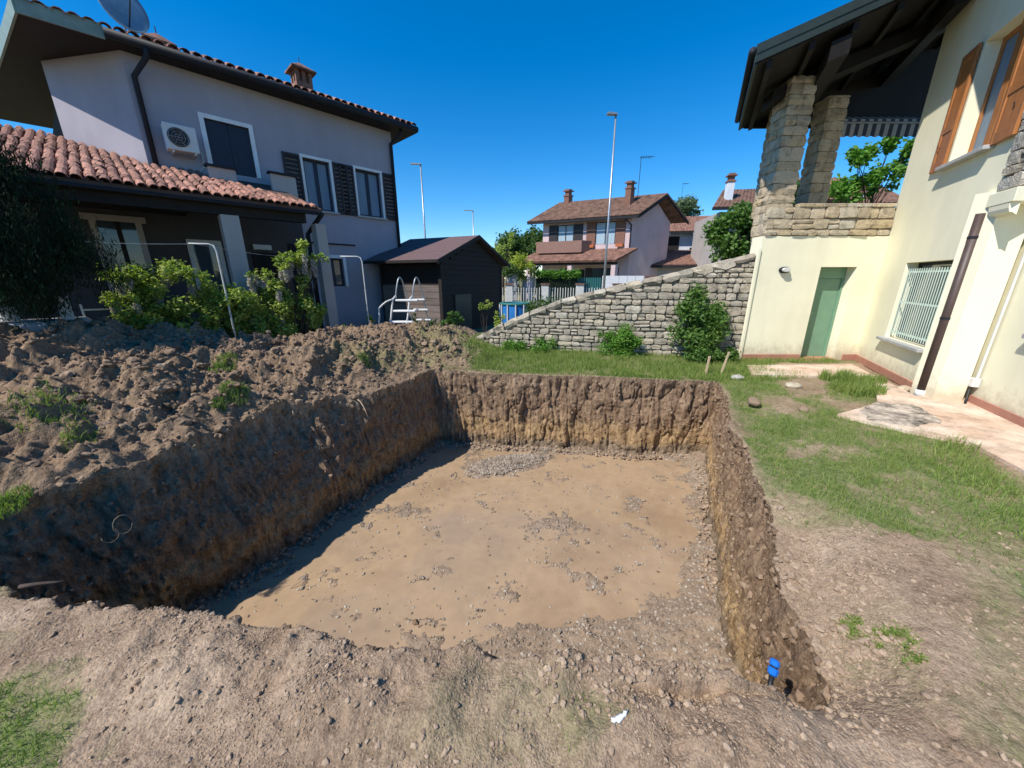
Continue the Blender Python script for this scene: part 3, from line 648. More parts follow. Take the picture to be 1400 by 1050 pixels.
# turf fringe along the back lip and weeds on the heap
kk = RNG.integers(0, K, 5200); sel = (lip[kk, 1] > 5.75) & (lip[kk, 0] > -1.4); kk = kk[sel]; o_ = RNG.uniform(-.02, .10, len(kk))
x = lip[kk, 0]+nrm[kk, 0]*o_; y = lip[kk, 1]+nrm[kk, 1]*o_
blades('lip_grass', x, y, height(x, y), RNG.uniform(.02, .07, len(x)), RNG.uniform(.004, .008, len(x)), M['grass'], 'grass fringe hanging over the back edge of the pit', .9)
for k, (px, py, hz, rad, n) in enumerate([(308, 508, .55, .17, 900), (322, 540, .5, .15, 700), (62, 548, .6, .26, 500), (250, 470, .7, .10, 300), (300, 556, .25, .06, 200), (10, 685, .15, .12, 400),
                                          (30, 480, .7, .2, 250), (110, 600, .4, .12, 250), (497, 492, .45, .12, 300)]):
    c = ground_at(px, py); rad = rad*.9; a = RNG.uniform(0, 6.28, n); q = rad*RNG.uniform(0, 1, n)**.6; x = c[0]+q*np.cos(a); y = c[1]+q*np.sin(a)*1.2
    o = blades('weed_tuft', x, y, height(x, y), RNG.uniform(.02, .085, n), RNG.uniform(.004, .009, n), M['grass'], None, .6)
    tag(o, ['bright weeds on the middle of the spoil heap', 'weeds below the brightest tuft on the heap', 'sod of grass lying on the left of the heap', 'seedlings at the top of the heap before the vines',
            'tiny green tuft near the left rim', 'grass at the far left rim of the pit', 'dark weeds at the upper left of the heap', 'small yellowish tuft in the left of the heap', 'weed beside a clod at the right of the heap'][k], kind='stuff')
# ground ivy on the broken corner
n = 2600; cs = [ground_at(*p) for p in ((1165, 850), (1185, 862), (1220, 868), (1235, 880), (1200, 885), (1160, 868), (1245, 900))]; kk = RNG.integers(0, 7, n); cs = np.array(cs)[kk]
x = cs[:, 0]+RNG.normal(size=n)*.028; y = cs[:, 1]+RNG.normal(size=n)*.02; q = smooth(-.2, .2, fbm(x, y, .05, 2, 77)) > RNG.uniform(0, 1, n); x = x[q]; y = y[q]; n = len(x)
blades('ground_ivy', x, y, height(x, y), RNG.uniform(.006, .022, n), RNG.uniform(.004, .008, n), M['grass'], 'creeping weed over the broken near right corner', .9)
# daisies
# ------------------------------------------------------------------ stone pieces
def block_mesh(name, mat, seed, bulge=.10, jag=.05):
    "rough stone block, unit size, centred; 2x2 quads a face, corners pulled in"
    r = random.Random(seed); vs = {}; order = []; fs = []
    def vid(i, j, k):
        if (i, j, k) not in vs:
            p = Vector((i-1, j-1, k-1))*.5; n = abs(i-1)+abs(j-1)+abs(k-1)
            f = {3: 1-bulge, 2: 1-bulge*.25, 1: 1+bulge*.55}[n]
            p = Vector((p.x*f+r.uniform(-jag, jag), p.y*f+r.uniform(-jag, jag), p.z*f+r.uniform(-jag, jag))); vs[(i, j, k)] = len(order); order.append(p)
        return vs[(i, j, k)]
    for ax in range(3):
        for sd in (0, 2):
            for a in (0, 1):
                for b in (0, 1):
                    q = []
                    for da, db in ((0, 0), (1, 0), (1, 1), (0, 1)):
                        c = [0, 0, 0]; c[ax] = sd; c[(ax+1) % 3] = a+da; c[(ax+2) % 3] = b+db; q.append(vid(*c))
                    fs.append(tuple(q) if sd == 2 else tuple(q[::-1]))
    me = bpy.data.meshes.new(name); me.from_pydata([tuple(p) for p in order], [], fs); me.materials.append(mat); me.update(); return me
BL = {k: [block_mesh('stone_block', M[k], 10*i+j, (.13, .09, .12)[j], (.075, .04, .06)[j]) for i in range(9)] for j, k in enumerate(('stone_grey', 'stone_tan', 'stone_shaded'))}
def lay(rng, L, Hh, hmin, hmax, wmin, wmax, topf=None):
    "irregular coursed rubble: returns rectangles (u, z, w, h) filling 0..L, 0..Hh; topf(u) limits the height"
    out = []; z = 0
    while z < Hh-.02:
        h = rng.uniform(hmin, hmax)
        if Hh-z-h < hmin*.7: h = Hh-z
        u = -rng.uniform(0, .5)*wmin
        while u < L:
            w = rng.uniform(wmin, wmax)
            if L-u-w < wmin*.6: w = L-u
            u0 = max(u, 0); w0 = u+w-u0
            if w0 > .05:
                if rng.random() < .28 and h > .13:
                    k = rng.uniform(.4, .6); out += [(u0, z, w0, h*k), (u0, z+h*k, w0, h*(1-k))]
                else: out.append((u0, z, w0, h))
            u += w
        z += h
    if topf: 
        o2 = []
        for (u, z, w, h) in out:
            t = min(topf(u+.15*w), topf(u+w*.85))
            if z+.05 < t: o2.append((u, z, w, min(h, t-z)))
        out = o2
    return out
def place_stones(rects, parent, org, ang, mats, depth, proud, rng, gap=.014, z0=0.0):
    "stones laid against a face whose local x runs along org+ang and whose outward side is local -y"
    c, s = math.cos(ang), math.sin(ang)
    for (u, z, w, h) in rects:
        me = rng.choice(mats); d = depth*rng.uniform(.85, 1.15); y = d/2-proud*rng.uniform(.5, 1.3)
        cu = u+w/2
        inst(me, 'stone', parent, (org[0]+cu*c-y*s, org[1]+cu*s+y*c, z0+z+h/2), (rng.uniform(-.05, .05), rng.uniform(-.06, .06), ang+rng.uniform(-.05, .05)),
             (max(w-gap, .03)*rng.uniform(.95, 1.04), d, max(h-gap, .03)*rng.uniform(.90, 1.04)))
# ------------------------------------------------------------------ yellow house on the right
KX, KY = 7.45, 7.59
DA = R(62.8); FA = DA+math.pi                    # facade runs back along DA; FA frame: local x towards the camera, -y outward
def F(t, y=0.0): return (KX+t*math.cos(FA)-y*math.sin(FA), KY+t*math.sin(FA)+y*math.cos(FA))
rh = thing('yellow_house', (KX, KY, 0), 'cream yellow house with stone pillared loggia, green basement door and orange brown shutters', 'house')
mb = MB()
xd0, xd1 = 6.25, 6.98
mb.box(4.965, 7.59, 0, xd0, 7.92, 2.5).box(xd1, 7.59, 0, 7.45, 7.92, 2.5).box(xd0, 7.592, 1.92, xd1, 7.92, 2.5)
e = MB(); e.prism([(4.97, 7.602), (5.32, 7.602), (6.28, 9.469), (5.93, 9.469)], 0, 2.499)
mb.add(e.v, e.f)
mb.box(4.915, 7.555, 0, 4.955, 7.62, 2.27)
w = mb.build('door_wall', M['cream'], rh)
mb = MB((KX, KY), FA)
# ground floor facade with the window opening, then the upper storey with its opening
t0, t1, z0, z1 = 1.06, 2.50, .66, 1.96
mb.box(0, 0, 0, t0, .3, 2.5).box(t1, 0, 0, 3.05, .3, 2.5).box(t0, 0, 0, t1, .3, z0).box(t0, 0, z1, t1, .3, 2.5)
u0, u1, y0, y1 = 1.46, 2.48, 3.38, 4.95
mb.box(-.05, 0, 2.5, u0, .3, 6.9).box(u1, 0, 2.5, 3.05, .3, 6.9).box(u0, 0, 2.5, u1, .3, y0).box(u0, 0, y1, u1, .3, 6.9)
mb.build('facade_wall', M['cream'], rh)
C1 = F(3.05)
mb = MB(); mb.box(C1[0]+.003, C1[1]+.003, 0, C1[0]+.45, C1[1]+.3, 2.75)
RX, RY = C1[0]+.43, C1[1]+.003
e = MB((RX, RY), FA); e.box(0, 0, 0, 4.0, .3, 2.75); mb.add(e.v, e.f)
mb.build('recessed_wall', M['cream'], rh)
def RF_(t, y=0.0): return (RX+t*math.cos(FA)-y*math.sin(FA), RY+t*math.sin(FA)+y*math.cos(FA))
# door
d = MB().box(xd0+.003, 7.83, .03, xd1-.003, 7.87, 1.70).build('door', M['green_door'], rh, .004)
MB().box(xd0+.003, 7.80, 1.70, xd1-.003, 7.86, 1.915).box(xd0+.003, 7.80, .03, xd0+.045, 7.829, 1.70).box(xd1-.045, 7.80, .03, xd1-.003, 7.829, 1.70).build('door_frame', M['green_door'], d)
MB().tube([(xd0+.10, 7.82, .98), (xd0+.10, 7.77, .98), (xd0+.19, 7.77, .98)], .010, 6).build('handle', M['grey_metal'], d)
MB().box(xd0-.02, 7.57, -.03, xd1+.02, 7.86, .028).build('threshold', M['skirt'], rh)
# barred window
wd = MB((KX, KY), FA).box(t0, .16, z0, t0+.05, .22, z1).box(t1-.05, .16, z0, t1, .22, z1).box(t0+.05, .16, z1-.05, t1-.05, .22, z1).box(t0+.05, .16, z0, t1-.05, .22, z0+.05).build('window', M['dark_metal'], rh)
MB((KX, KY), FA).box(t0+.05, .18, z0+.05, t1-.05, .2, z1-.05).build('pane', M['glass'], wd)
MB((KX, KY), FA).box(t0-.06, -.10, z0-.055, t1+.03, .158, z0-.002).build('sill', M['sill'], wd, .006)
gr = MB((KX, KY), FA)
for zz in (z0+.10, z0+.62, z1-.17): gr.box(t0+.04, .035, zz, t1-.02, .05, zz+.03)
gr = gr.build('window_grille', M['pale_green'], rh)
for i in range(19):
    t = t0+.09+i*.072; MB((KX, KY), FA).tube([(t, .030, z0+.05), (t, .030, z1-.10)], .007, 6).build('bar', M['pale_green'], gr)
# upper window, shutters
wd = MB((KX, KY), FA).box(u0, .17, y0, u0+.07, .23, y1).box(u1-.5, .10, y0, u1-.38, .23, y1).box(u1-.07, .17, y0, u1, .23, y1).box(u0+.07, .17, y1-.07, u1-.07, .23, y1).box(u0+.07, .17, y0, u1-.5, .23, y0+.07).build('window', M['wood'], rh)
MB((KX, KY), FA).box(u0+.07, .19, y0+.07, u1-.07, .21, y1-.07).build('pane', M['curtain'], wd)
MB((KX, KY), FA).box(u0-.07, -.11, y0-.055, u1+.06, .168, y0-.002).build('sill', M['sill'], wd, .006)
for (hx, s) in ((u0-.02, -1), (u1+.015, 1)):
    a = FA+(R(178) if s < 0 else R(-2)); org = F(hx, -.035)
    q = MB(org, a); wdt = .42 if s < 0 else .48
    q.box(0, -.02, y0-.02, .07, .02, y1+.01).box(wdt-.07, -.02, y0-.02, wdt, .02, y1+.01).box(.07, -.019, y0-.02, wdt-.07, .019, y0+.12).box(.07, -.019, y1-.10, wdt-.07, .019, y1+.01).box(.07, -.019, y0+.52, wdt-.07, .019, y0+.62)
    sh_ = q.build('shutter', M['wood'], rh, .005)
    MB(org, a).box(.07, -.008, y0+.12, wdt-.07, .008, y0+.52).box(.07, -.008, y0+.62, wdt-.07, .008, y1-.10).build('shutter_panel', M['wood'], sh_)
    MB(F(hx+s*.3, 0), FA).tube([(0, 0, y0+.32), (0, -.06, y0+.32), (0, -.07, y0+.38)], .006, 5).build('shutter_hook', M['dark_metal'], sh_)
# far-right window sill on the recessed wall
MB((RX, RY), FA).box(.78, -.09, 1.02, 1.9, .02, 1.075).build('sill', M['sill'], rh, .006)
# stone bay on its corbel
bay = [F(2.97, -.015), F(3.38, -.015), (F(3.38, -.015)[0]+2.4, F(3.38, -.015)[1]), (F(2.97, .2)[0]+2.4, F(2.97, .2)[1]), F(2.97, .2)]
by = MB().prism(bay, 2.72, 6.9).build('stone_bay', M['mortar_tan'], rh)
rg = random.Random(5)
place_stones(lay(rg, .41, 4.0, .10, .22, .16, .34), by, F(2.97, -.015), FA, BL['stone_shaded'], .09, .035, rg, z0=2.72)  # front face toned grey as shaded, camera side tan as sunlit
place_stones(lay(rg, 1.2, 4.0, .12, .26, .16, .36), by, F(3.38, -.015), 0.0, BL['stone_tan'], .09, .055, rg, z0=2.72)
cb = [F(2.93, -.07), F(3.42, -.07), (F(3.42, -.07)[0]+2.3, F(3.42, -.07)[1]), (F(2.93, .1)[0]+2.3, F(2.93, .1)[1]), F(2.93, .1)]
co_ = MB().prism(cb, 2.56, 2.715).build('corbel', M['cream'], rh, .006)
q = MB((KX, KY), FA); prof = [(.02, 2.558), (-.065, 2.558), (-.06, 2.50), (-.045, 2.455), (-.02, 2.45), (.02, 2.42)]
q.add([(3.0, p[0], p[1]) for p in prof]+[(3.36, p[0], p[1]) for p in prof], [tuple(range(6)), tuple(range(6, 12))[::-1]]+[(i, 6+i, 6+(i+1) % 6, (i+1) % 6) for i in range(6)])
q.build('corbel_moulding', M['cream'], co_)
# downpipe, conduit, skirting
P0 = F(2.90, -.07)
dp = MB().tube([(P0[0], P0[1], .08), (P0[0], P0[1], 2.50)], .052, 14).build('downpipe', M['brown_metal'], rh, smoothed=True)
MB().tube([(P0[0], P0[1], .0), (P0[0], P0[1], .12)], .062, 14).build('drain_collar', M['offwhite'], dp, smoothed=True)
MB().tube([(P0[0], P0[1], 1.15), (P0[0], P0[1], 1.18)], .058, 14).tube([(P0[0], P0[1], 2.2), (P0[0], P0[1], 2.23)], .058, 14).build('pipe_bracket', M['dark_metal'], dp)
MB().tube([(C1[0]+.30, C1[1]-.012, .02), (C1[0]+.30, C1[1]-.012, 2.45)], .011, 6).build('wall_joint', M['stake'], rh)
cx = .22; p = RF_(cx, -.03)
cd_ = MB().tube([(p[0], p[1], .38), (p[0], p[1], 2.5)], .016, 8).build('cable_conduit', M['offwhite'], rh)
MB(RF_(cx, -.045), FA).box(-.05, -.04, .27, .05, .04, .39).build('junction_box', M['offwhite'], cd_, .006)
pts = [(*RF_(cx, -.05), .28)]+[(*RF_(cx+.02+.24*math.sin(k*.5)*(k/9), -.07-.10*(k/9)), .28-.25*min(1, k/4)) for k in range(1, 10)]
MB().tube(pts, .014, 8).build('black_cable', M['black'], cd_, smoothed=True)
u = 4.98; ti = 0
while u < 7.40:
    w_ = min(.31, 7.43-u); 
    if not (u+w_ > xd0-.02 and u < xd1+.02): MB().box(u, 7.566, 0, u+w_-.006, 7.59, .125).build('skirting_tile', M['skirt'], rh)
    u += w_
u = .02
while u < 2.85: MB((KX, KY), FA).box(u, -.022, 0, min(u+.324, 2.85), 0, .13).build('skirting_tile', M['skirt'], rh); u += .33
u = .12
while u < 3.2: MB((RX, RY), FA).box(u, -.022, 0, u+.324, 0, .14).build('skirting_tile', M['skirt'], rh); u += .33
# loggia parapet with stones
pl = MB(); pl.box(5.0, 7.62, 2.5, 7.46, 7.86, 3.02); e = MB(); e.prism([(5.03, 7.63), (5.30, 7.63), (6.2, 9.4), (5.93, 9.4)], 2.5, 3.018); pl.add(e.v, e.f)
pl = pl.build('parapet', M['mortar_tan'], rh)
place_stones(lay(rg, 2.46, .53, .11, .22, .16, .42), pl, (4.98, 7.62), 0, BL['stone_tan'], .10, .055, rg, z0=2.5)
r2 = lay(rg, 2.0, .53, .12, .22, .16, .36)
c_, s_ = math.cos(DA), math.sin(DA)
for (u, z, w_, h) in r2:
    cu = u+w_/2; y = .0; inst(rg.choice(BL['stone_tan']), 'stone', pl, (4.99+cu*c_, 7.60+cu*s_, 2.5+z+h/2), (0, 0, DA), (w_-.01, .09, h-.01))
u = 0
while u < 1.6: MB().box(5.55+u, 7.57, 3.02, min(5.55+u+.46, 7.44), 7.90, 3.085).build('coping', M['stone_tan'], pl, .008); u += .47
def pillar(x, y, z0, z1, w_, d_, ang, mats):
    c, s = math.cos(ang), math.sin(ang)
    pr = MB((x, y), ang).box(.03, .03, z0, w_-.03, d_-.03, z1).build('pillar', M['mortar_tan'], rh)
    z = z0
    while z < z1-.03:
        h = min(rg.uniform(.13, .24), z1-z)
        k = rg.uniform(.35, .65) if rg.random() < .75 else 1
        for (ua, ub) in ((0, k), (k, 1)):
            if ub-ua < .05: continue
            sp = rg.uniform(.4, .6)
            for (va, vb) in ((0, sp), (sp, 1)):
                cu, cv = (ua+ub)/2*w_, (va+vb)/2*d_
                inst(rg.choice(mats), 'stone', pr, (x+cu*c-cv*s, y+cu*s+cv*c, z+h/2), (rg.uniform(-.02, .02), rg.uniform(-.02, .02), ang+rg.uniform(-.03, .03)),
                     ((ub-ua)*w_*1.02, (vb-va)*d_*1.02, (h-.008)*1.03))
        z += h
    return pr
pillar(4.98, 7.60, 2.52, 5.14, .46, .44, 0, BL['stone_tan'])
pillar(5.50, 8.62, 3.0, 5.14, .36, .36, R(0), BL['stone_tan'])
pillar(6.27, 8.35, 3.0, 5.16, .40, .38, R(0), BL['stone_tan'])
# small stones at the plinth of the front pillar
MB().prism([(5.25, 7.95), (7.6, 7.95), (8.35, 9.4), (6.0, 9.4)], 2.38, 2.48).build('loggia_floor', M['concrete'], rh)
# roof slab: rises to the right, soffit boarded
def rz(x, y): return 4.98+.45*(.889*(x-3.84)-.457*(y-6.8))
rp = [(3.84, 6.8), (12.5, 6.8), (13.8, 9.35), (5.15, 9.35)]
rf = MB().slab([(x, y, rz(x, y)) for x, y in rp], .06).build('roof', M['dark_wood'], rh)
MB().slab([(x, y, rz(x, y)+.17) for x, y in ((3.80, 6.76), (12.5, 6.76), (13.8, 9.4), (5.13, 9.4))], .10).build('roof_covering', M['dark_fascia'], rf)
# fascia boards on the near rake and on the eave, gutter
fa = MB(); a0 = (3.80, 6.77); a1 = (12.5, 6.77)
fa.slab([(a0[0], a0[1], rz(*a0)+.20), (a1[0], a1[1], rz(*a1)+.20), (a1[0], a1[1]+.035, rz(*a1)+.20), (a0[0], a0[1]+.035, rz(*a0)+.20)], .24)
fa.build('rake_fascia', M['dark_fascia'], rf)
g0, g1 = (3.80, 6.80), (5.11, 9.36)
fa = MB().slab([(g0[0], g0[1], rz(*g0)+.20), (g0[0]+.05, g0[1], rz(*g0)+.20), (g1[0]+.05, g1[1], rz(*g0)+.20), (g1[0], g1[1], rz(*g0)+.20)], .26).build('eave_fascia', M['dark_fascia'], rf)
gt = MB().tube([(g0[0]-.05, g0[1]-.0, rz(*g0)+.13), (g1[0]-.05, g1[1], rz(*g0)+.13)], .055, 10).build('gutter', M['dark_metal'], rf, smoothed=True)
# rafters and beams under the soffit
for k in range(13):
    x = 4.02+k*.62; xx = x
    q = MB(); p0_ = (x, 6.84); 
    ex = x+1.28; zz0 = rz(x, 6.84)-.06; zz1 = rz(ex, 9.3)-.06
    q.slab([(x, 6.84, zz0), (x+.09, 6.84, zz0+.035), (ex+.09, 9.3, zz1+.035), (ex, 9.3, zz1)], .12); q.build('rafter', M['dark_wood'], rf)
mbx = MB()
for (x, y, w_) in ((5.0, 6.86, .30), (6.75, 6.86, .26)):
    ex = x+(9.3-y)*.514; mbx.slab([(x, y, rz(x, y)-.19), (x+w_, y, rz(x+w_, y)-.19), (ex+w_, 9.3, rz(ex+w_, 9.3)-.19), (ex, 9.3, rz(ex, 9.3)-.19)], .26)
mbx.build('beam', M['dark_wood'], rf)
MB().slab([(4.75, 7.72, rz(4.75, 7.72)-.17), (8.6, 7.72, rz(8.6, 7.72)-.17), (8.6, 7.98, rz(8.6, 7.98)-.17), (4.75, 7.98, rz(4.75, 7.98)-.17)], .2).build('beam', M['dark_wood'], rf)
MB().xz([(5.2, 4.92), (9.6, 4.92), (9.6, rz(9.6, 9.3)-.07), (5.2, rz(5.2, 9.3)-.07)], 9.27, 9.32).build('gable_boarding', M['dark_wood'], rf)
# the main roof carries on over the facade towards the camera
MB().slab([(F(t, y)[0], F(t, y)[1], z) for t, y, z in ((.85, -.68, 6.22), (6.0, -.68, 6.22), (6.0, 3, 7.6), (.85, 3, 7.6))], .12).build('main_roof', M['dark_wood'], rh)
# clip studs on the fascia
# wall lamp by the door
lp = thing('wall_lamp', (5.5, 7.59, 1.86), 'small oval bulkhead lamp on the cream wall left of the green door', 'lamp')
q = MB(); ring = [(5.5+.105*math.cos(t*math.pi/8)*(1 if abs(math.cos(t*math.pi/8)) > 0 else 1), 1.86+.062*math.sin(t*math.pi/8)) for t in range(16)]
q.xz(ring[::-1], 7.53, 7.588); q.build('lamp_body', M['dark_metal'], lp, .006)
q = MB(); ring = [(5.5+.083*math.cos(t*math.pi/8), 1.862+.044*math.sin(t*math.pi/8)) for t in range(16)]; q.xz(ring[::-1], 7.49, 7.534); q.build('lamp_glass', M['offwhite'], lp, .012)
# striped awning under the far end of the loggia roof
def stripes():
    m, nt, b = new_mat('striped_awning_cloth'); co = objco(nt); w_ = N(nt, 'ShaderNodeTexWave'); w_.inputs['Scale'].default_value = 1.7; w_.bands_direction = 'X'; nt.links.new(co, w_.inputs[0])
    nt.links.new(ramp(nt, [(.45, (.05, .05, .06)), (.55, (.40, .36, .33))], w_.outputs[0]), b.inputs['Base Color']); b.inputs['Roughness'].default_value = .9; return m
M['awning'] = stripes()
aw = thing('awning', (7.5, 9.15, 4.9), 'striped grey and cream awning with scalloped edge rolled out under the loggia roof', 'awning')
n = 40; vs = []; fs = []
for i in range(n+1):
    x = 7.0+1.9*i/n; zb = 4.93-.035*abs(math.sin(i/n*math.pi*11))-.03; vs += [(x, 9.02, zb-.20), (x, 9.02, 5.0), (x, 9.045, 5.0), (x, 9.045, zb-.20), (x, 9.5, 5.25)]
for i in range(n): 
    a = i*5; b = a+5; fs += [(a, b, b+1, a+1), (a+1, b+1, b+4, a+4), (a+3, a+2, b+2, b+3), (a, a+3, b+3, b)]
MB().add(vs, fs).build('awning_cloth', M['awning'], aw)
MB().tube([(6.98, 9.015, 4.93), (8.92, 9.015, 4.93)], .022, 8).build('awning_bar', M['grey_metal'], aw)

# ------------------------------------------------------------------ sloping fieldstone wall
W1 = np.array((-.98, 9.05)); W2 = np.array((4.96, 7.64)); WL = float(np.linalg.norm(W2-W1)); WA = math.atan2(*(W2-W1)[::-1])
prof_ = [(0, .22), (1.0, .74), (2.05, 1.18), (3.5, 1.57), (4.6, 1.82), (WL, 2.20)]
def wtop(u): return float(np.interp(u, [p[0] for p in prof_], [p[1] for p in prof_]))
sw = thing('stone_wall', (*W1, 0), 'long grey fieldstone wall whose top climbs towards the yellow house', 'wall')
q = MB(tuple(W1), WA); q.xz([(0, -.1)]+[(WL, -.1)]+[(u, h-.05) for u, h in prof_[::-1]], .05, .34); q.build('wall_core', M['mortar'], sw)
rg = random.Random(11)
rects = lay(rg, WL, 2.3, .075, .20, .10, .36, lambda u: wtop(u)-.15)
place_stones(rects, sw, tuple(W1), WA, BL['stone_grey'], .12, .02, rg, gap=.016)
u = 0; c_, s_ = math.cos(WA), math.sin(WA)
while u < WL-.04:
    w_ = min(rg.uniform(.22, .42), WL-u); sl_ = math.atan2(wtop(u+w_)-wtop(u), w_); zt = (wtop(u)+wtop(u+w_))/2; cu = u+w_/2; h = rg.uniform(.13, .19)
    inst(rg.choice(BL['stone_grey']), 'stone', sw, (W1[0]+cu*c_-.17*s_, W1[1]+cu*s_+.17*c_, zt-h/2+.0), (0, -sl_, WA), (w_/math.cos(sl_)*.98, .38, h)); u += w_

# ------------------------------------------------------------------ lilac house on the left
LX, LY = -3.82, 13.0; LA = R(46)
def LF(x, y=0.0): return (LX+x*math.cos(LA)-y*math.sin(LA), LY+x*math.sin(LA)+y*math.cos(LA))
lh = thing('lilac_house', (LX, LY, 0), 'two storey lilac grey house with dark shutters and a tiled porch', 'house')
Lf = 5.86
pg = [LF(0, 0), (-7.9, 8.79), (-9.95, 9.16), LF(-6.4, 6.5), LF(0, 6.5)]
ops = [(-4.72, -3.86, 4.15, 5.24), (-2.72, -2.02, 3.56, 4.86), (-1.28, -.5, 3.56, 4.86)]
# facade built round its openings
xs_ = sorted({-Lf, 0, *[o[0] for o in ops], *[o[1] for o in ops], -2.56, -1.98}); 
mb = MB((LX, LY), LA)
low = (-2.56, -1.98, 1.46, 2.28)
allo = ops+[low]
allx = sorted({-Lf, 0.0}|{o[0] for o in allo}|{o[1] for o in allo}); allz = sorted({0.0, 6.12}|{o[2] for o in allo}|{o[3] for o in allo})
for i in range(len(allx)-1):
    for j in range(len(allz)-1):
        cx_, cz_ = (allx[i]+allx[i+1])/2, (allz[j]+allz[j+1])/2
        if any(o[0] < cx_ < o[1] and o[2] < cz_ < o[3] for o in allo): continue
        mb.box(allx[i], 0, allz[j], allx[i+1], .25, allz[j+1])
mb.build('facade_wall', M['lilac'], lh)
inner = [LF(0, .25), LF(-Lf+.2, .25), (-7.93, 8.83), (-9.97, 9.18), LF(-6.4, 6.5), LF(0, 6.5)]
e_ = [(-7.9, 8.792), (-9.95, 9.162), (-9.9, 9.4), LF(-Lf+.15, .25)]
MB().prism(e_, 0, 6.12).build('side_wall', M['lilac'], lh)
MB().prism([LF(-.01, .26), LF(-.01, 6.5), LF(-6.4, 6.5), (-9.9, 9.42), LF(-Lf+.2, .45)][::-1], 0, 6.1).build('rear_wall', M['lilac'], lh)
def framed(x0, x1, z0_, z1_, fw=.07, head=True, glassm='curtain', mull=True):
    w_ = MB((LX, LY), LA); w_.box(x0-fw, -.025, z0_, x0, .04, z1_+fw).box(x1, -.025, z0_, x1+fw, .04, z1_+fw).box(x0, -.025, z1_, x1, .04, z1_+fw)
    w_ = w_.build('window', M['white'], lh)
    fr = MB((LX, LY), LA).box(x0, .10, z0_, x0+.06, .15, z1_).box(x1-.06, .10, z0_, x1, .15, z1_).box(x0+.06, .10, z1_-.06, x1-.06, .15, z1_).box(x0+.06, .10, z0_, x1-.06, .15, z0_+.06)
    if mull: fr.box((x0+x1)/2-.05, .095, z0_+.06, (x0+x1)/2+.05, .15, z1_-.06)
    fr.build('sash', M['shutter_blue'], w_)
    MB((LX, LY), LA).box(x0+.06, .12, z0_+.06, x1-.06, .135, z1_-.06).build('pane', M[glassm], w_)
    return w_
def dshutter(x0, x1, z0_, z1_):
    s = MB((LX, LY), LA).box(x0, -.05, z0_, x0+.05, -.01, z1_).box(x1-.05, -.05, z0_, x1, -.01, z1_).box(x0+.05, -.05, z0_, x1-.05, -.01, z0_+.06).box(x0+.05, -.05, z1_-.06, x1-.05, -.01, z1_).build('shutter', M['shutter_dark'], lh)
    z = z0_+.07
    while z < z1_-.09:
        q = MB((LX, LY), LA).add([(x0+.05, -.046, z), (x1-.05, -.046, z), (x1-.05, -.018, z+.085), (x0+.05, -.018, z+.085), (x0+.05, -.036, z), (x1-.05, -.036, z), (x1-.05, -.008, z+.085), (x0+.05, -.008, z+.085)],
            [(0, 1, 2, 3), (7, 6, 5, 4), (0, 4, 5, 1), (1, 5, 6, 2), (2, 6, 7, 3), (3, 7, 4, 0)]); q.build('slat', M['shutter_dark'], s); z += .105
    return s
for o in ops[1:]:
    framed(*o); w0 = .42
    dshutter(o[0]-.07-w0, o[0]-.072, o[2]-.03, o[3]+.03); dshutter(o[1]+.075, o[1]+.073+w0, o[2]-.03, o[3]+.03)
    MB((LX, LY), LA).box(o[0]-.1, -.09, o[2]-.05, o[1]+.1, .05, o[2]-.002).build('sill', M['sill'], lh)
o = ops[0]
w_ = MB((LX, LY), LA).box(o[0]-.09, -.03, o[2], o[0], .04, o[3]+.09).box(o[1], -.03, o[2], o[1]+.09, .04, o[3]+.09).box(o[0], -.03, o[3], o[1], .04, o[3]+.09).build('door_frame', M['white'], lh)
d = MB((LX, LY), LA).box(o[0], .04, o[2]-.3, (o[0]+o[1])/2-.004, .08, o[3]).box((o[0]+o[1])/2+.004, .04, o[2]-.3, o[1], .08, o[3]).build('balcony_door', M['shutter_blue'], lh)
framed(*low, fw=.09, glassm='glass')
# roof: slab with flat soffit, low hipped top, tiles along the eave
ze = 6.10
Q1 = (-8.52, 7.72); TR = LF(.62, -.5); RR = (-11.3, 9.5); BK = LF(.62, 7.2); BK2 = LF(-9.5, 7.2)
sof = [Q1, TR, BK, BK2, RR]
rf = MB().prism(sof[::1], ze, ze+.07).build('roof', M['dark_wood'], lh)
zr = ze+.16
top = MB(); r0 = LF(-1.2, 3.3); r1 = LF(-5.2, 3.6)
top.add([(*Q1, zr), (*TR, zr), (*BK, zr), (*BK2, zr), (*RR, zr), (*r0, zr+1.05), (*r1, zr+1.05)], [(0, 1, 5, 6), (1, 2, 5), (2, 3, 6, 5), (3, 4, 6), (4, 0, 6), (4, 3, 2, 1, 0)])
top.build('roof_bed', M['tile_bed'], rf)
def board(a, b, z, h, th, name, mat, parent, lab=None):
    a = Vector((*a, 0)); b = Vector((*b, 0)); d_ = (b-a).normalized(); n_ = Vector((d_.y, -d_.x, 0))*th
    return MB().prism([(a.x, a.y), (b.x, b.y), (b.x+n_.x, b.y+n_.y), (a.x+n_.x, a.y+n_.y)], z, z+h).build(name, mat, parent, label=lab)
Vq = Vector(TR)-Vector(Q1); cut = Vector(Q1)+Vq*(1.02/Vq.length)
board(Q1, cut, ze-.02, .24, .035, 'front_fascia', M['green_fascia'], rf)
board(RR, Q1, ze-.02, .24, .035, 'side_fascia', M['green_fascia'], rf)
dd = Vq.normalized(); nn = Vector((dd.y, -dd.x))
g_a = cut+nn*.06; g_b = Vector(TR)+nn*.06
MB().tube([(g_a.x, g_a.y, ze+.08), (g_b.x, g_b.y, ze+.08)], .085, 10).build('gutter', M['dark_metal'], rf, smoothed=True)
